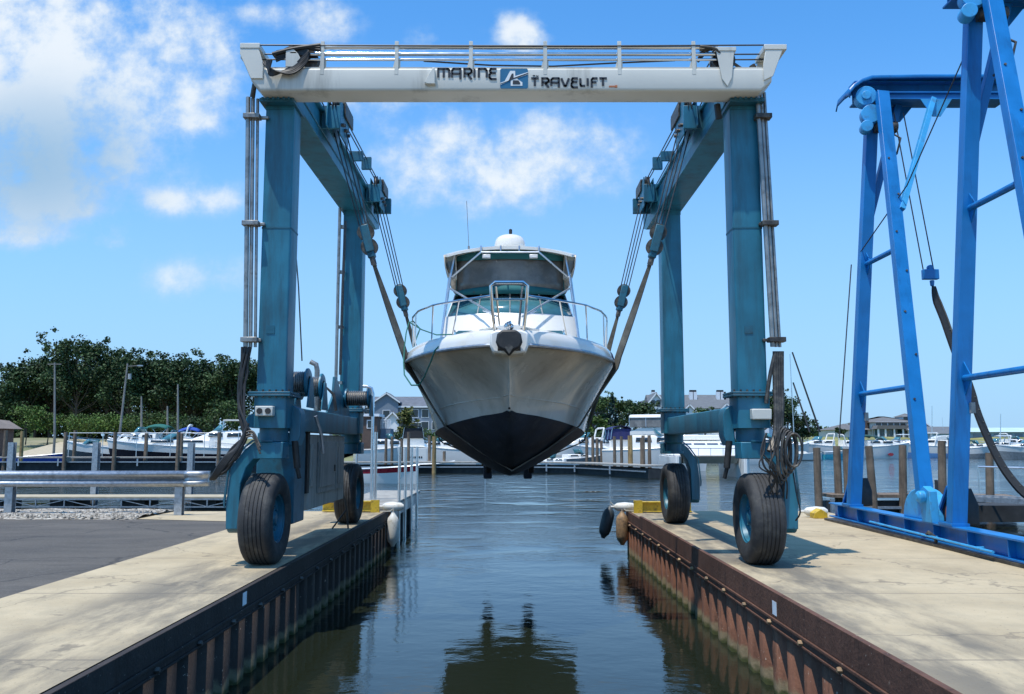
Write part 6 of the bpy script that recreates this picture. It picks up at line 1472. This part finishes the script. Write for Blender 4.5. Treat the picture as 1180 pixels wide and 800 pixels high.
# white hotel
Yb = 188
A3 = thing('hotel', 'long white three-storey hotel with light grey roof, dormers and chimneys', 'building', (bX(810), Yb, 2))
rf = gable_block('sid_white', 'roof_lgrey', bX(752), bX(905), Yb, Yb+13, 1.0, bZ(466), bZ(447), A3)
front_gable(bX(745), bX(765), Yb-1, bZ(463), bZ(449), A3, 'sid_white', 'roof_lgrey', 8, 1.0)
MB().box(bX(740),bX(746),Yb+1,Yb+9,1,bZ(466)).build('wall', 'sid_white', A3); MB().prism([(bX(739),bZ(467)),(bX(747),bZ(467)),(bX(747),bZ(456)),(bX(742),bZ(456))], Yb+.6, Yb+9.4).build('side_roof', 'roof_lgrey', A3)
front_gable(bX(784), bX(803), Yb-.2, bZ(474), bZ(463.5), A3, 'sid_white', 'roof_lgrey', 2, 1.0); front_gable(bX(827), bX(845), Yb-.2, bZ(472), bZ(462.5), A3, 'sid_white', 'roof_lgrey', 2, 1.0)
front_gable(bX(866), bX(884), Yb-.2, bZ(473), bZ(463), A3, 'sid_white', 'roof_lgrey', 2, 1.0)
wins(A3, [bX(p) for p in (789,806,814,826,848,857,890)], Yb, bZ(466)-1.9, 1.1, 1.5); wins(A3, [bX(p) for p in (751,757.5)], Yb-1.9, bZ(465), .9, 1.5); wins(A3, [bX(p) for p in (750,758)], Yb-1.9, bZ(480), .9, 1.5)
wins(A3, [bX(p) for p in (790,797,808,816,832,840,850,860)], Yb-1.1, bZ(484), 1.0, 1.6)
for px in (757, 786, 802, 806, 834, 838):
    c = MB().box(bX(px)-.45,bX(px)+.45,Yb+4,Yb+5,bZ(455),bZ(444)).build('chimney', 'sid_white', A3); MB().box(bX(px)-.35,bX(px)+.35,Yb+4.1,Yb+4.9,bZ(444)+.002,bZ(441.5)).build('chimney_cap', 'canvas_black', c)
# clubhouse on the right
Yb = 232
A4 = thing('clubhouse', 'stone clubhouse with taupe hipped roofs, brick chimney and lookout turret', 'building', (bX(1020), Yb, 3))
gable_block('sid_stone', 'roof_taupe', bX(961), bX(1003), Yb, Yb+12, 3, bZ(489), bZ(479), A4, .6, True)
gable_block('sid_stone', 'roof_taupe', bX(1003.2), bX(1055), Yb-1, Yb+16, 3, bZ(477.5), bZ(467), A4, .7, True)
MB().prism([(bX(1001),bZ(488.5)),(bX(1047),bZ(488.5)),(bX(1045),bZ(483)),(bX(1003),bZ(483))], Yb-4.5, Yb-1.02).build('porch_roof', 'roof_taupe', A4)
for px in (1004,1012,1022,1032,1040): MB().box(bX(px)-.2,bX(px)+.2,Yb-4.2,Yb-3.8,3,bZ(488.5)-.01).build('porch_post', 'sid_white', A4)
wins(A4, [bX(p) for p in (1009,1016,1026,1035)], Yb-1, bZ(498), 1.7, 2.2, 'sid_white', 'tglass'); wins(A4, [bX(p) for p in (1010,1017,1024,1031,1038)], Yb-1, bZ(482.6), 1.4, .9, 'sid_white'); wins(A4, [bX(p) for p in (970,984,997)], Yb, bZ(497), 1.2, 1.4)
MB().box(bX(999),bX(1002.5),Yb+1,Yb+2.2,3,bZ(467.5)).build('chimney', 'sid_brown', A4)
gable_block('sid_white', 'roof_taupe', bX(1046), bX(1061), Yb+3, Yb+8, 3, bZ(468), bZ(462.5), A4, .5, True); wins(A4, [bX(p) for p in (1049,1054,1058.5)], Yb+3, bZ(474), 1.1, 1.1)
gable_block('sid_stone', 'roof_taupe', bX(1056), bX(1094), Yb+2, Yb+14, 3, bZ(488), bZ(480), A4, .5, True)
front_gable(bX(1054), bX(1074), Yb, bZ(489), bZ(481), A4, 'sid_white', 'roof_taupe', 3, 3); front_gable(bX(1036), bX(1050), Yb-4.6, bZ(489), bZ(483), A4, 'sid_white', 'roof_taupe', 3, 3)
wins(A4, [bX(1059),bX(1068)], Yb-.9, bZ(497), 1.3, 1.4)
A5 = thing('storage_hall', 'low pale gabled hall between the clubhouse and the long boathouse', 'building', (bX(1090), 222, 3))
Yb = 222; gable_block('metal_wall', 'roof_lgrey', bX(1068), bX(1112), Yb, Yb+10, 2, bZ(496), bZ(485), A5, .3)
A6 = thing('boathouse', 'long low boathouse with pale blue-green metal roof at the right edge', 'building', (bX(1150), 226, 3))
Yb = 226; gable_block('metal_wall', 'metal_roof', bX(1113), bX(1300), Yb, Yb+22, 2, bZ(493), bZ(485.5), A6, .6)
for px in range(1120, 1296, 12): MB().box(bX(px),bX(px+9),Yb-.08,Yb-.003,2.5,bZ(496)).build('door', 'sid_grey' if px % 24 else 'metal_wall', A6)
# low distant treeline
rr = random.Random(55); vs, fs = [], []
for i in range(9000):
    x = rr.uniform(-40, 700); y = rr.uniform(430, 455); zz = 1+rr.random()**.7*(5.2+2.2*math.sin(x*.05)+1.5*math.sin(x*.13)); s_ = rr.uniform(1.0,2.2)
    a = V((rr.gauss(0,1),rr.gauss(0,1),rr.gauss(0,1))).normalized(); b = a.cross(V((rr.gauss(0,1),rr.gauss(0,1),rr.gauss(0,1)))).normalized(); j = len(vs); p = V((x,y,zz))
    vs += [tuple(p+a*s_),tuple(p+b*s_*.8),tuple(p-a*s_),tuple(p-b*s_*.8)]; fs.append((j,j+1,j+2,j+3))
m = MB(); m.v = vs; m.f = fs; m.sm = [False]*len(fs); o = m.build('treeline', 'leaf_dark', recalc=False); o['kind'] = 'stuff'; tag(o, 'thin dark line of far trees on the horizon at the right', 'treeline')
# hand rails along the left dock, seawall of boulders
HR = thing('dock_handrail', 'pale handrail running along the left dock above the boats', 'hand rail', (-40, 89.1, .4))
m = MB(); z = at(150,499,89.1).z; x0, x1 = at(80,500,89.1).x, at(275,500,89.1).x; m.tube([(x0,89.1,z),(x1,89.1,z)], .03, 6)
m.build('rail', 'alu', HR)
for k in range(6): MB().tube([(x0+(x1-x0)*k/5,89.1,.42),(x0+(x1-x0)*k/5,89.1,z)], .035, 6).build('post', 'alu', HR)
bpy.context.view_layer.update()
for o in bpy.data.objects:
    if o.name.startswith('raked_pole') and 'category' in o: del o['category']

for i, (px, Y, h, r, lb, mt) in enumerate(((402,130,3.4,3,'hedge at the left end of the grey apartment building','leaf_dark'),(424,126,2.6,2.6,'low hedge behind the brown shed','leaf_dark'),(455,128,2.8,2.8,'hedge behind the white porch','leaf_dark'),(484,132,3.0,3.0,'hedge behind the black-topped cruiser','leaf_mid'),(510,134,2.8,3.2,'hedge under the left flank of the hull','leaf_dark'),
      (640,140,3.2,3.4,'hedge under the right flank of the hull','leaf_dark'),(668,142,3.4,3.4,'hedge at the foot of the leafy tree','leaf_mid'),(694,132,2.8,3.0,'hedge behind the navy-topped boat','leaf_dark'),(724,136,3.4,3.6,'hedge behind the outer docks by the conifer','leaf_dark'),(770,138,1.9,2.6,'hedge before the hotel, by the rear right column','leaf_dark'),(800,140,1.9,2.6,'hedge before the hotel dormers','leaf_dark'),(835,140,1.9,2.6,'hedge at the right of the catamaran','leaf_dark'))):
    tree(lb, tpx(px, Y), Y, .6, h, r, mt, 300+i, 'shrub', leaf_=.26, n=1300, trunk=.08)
for lb, px, Y, rz, Ln, Bm, H, cb2, cn, kw in (('white sloop-bowed cruiser moored beyond the slim pilings right of the hull', 676, 112, PI+.3, 9, 3.2, 2.2, .9, None, dict(arch=True)),
      ('white cruiser beyond the brown shed, left of the black-topped one', 446, 108, .3, 8, 3.0, 2.1, .8, None, dict()),
      ('white boat with navy bimini glimpsed beyond the dinghy', 512, 110, PI-.2, 9, 3.1, 2.1, .6, 'canvas_navy', dict()),
      ('white cruiser hidden in part by the flybridge cruiser', 738, 112, PI+.1, 9, 3.2, 2.2, .9, None, dict(hardtop=True)),
      ('white cruiser showing between the front right column and the hoses', 880, 120, .1, 10, 3.3, 2.2, .9, None, dict()),
      ('small cabin boat between the clubhouse and the slanting crane leg', 1036, 186, PI, 9, 3.2, 2.2, .9, None, dict(hardtop=True, zs_=1.2)),
      ('white cruiser partly behind the vertical far crane leg', 980, 190, .1, 10, 3.3, 2.2, .9, None, dict(arch=True, zs_=1.2))):
    boat(lb, 'boat', bx(px, Y), rz, Ln, Bm, H, 'gel', None, .5, cb2, cn, **({'zs_': 1.2, **kw}))
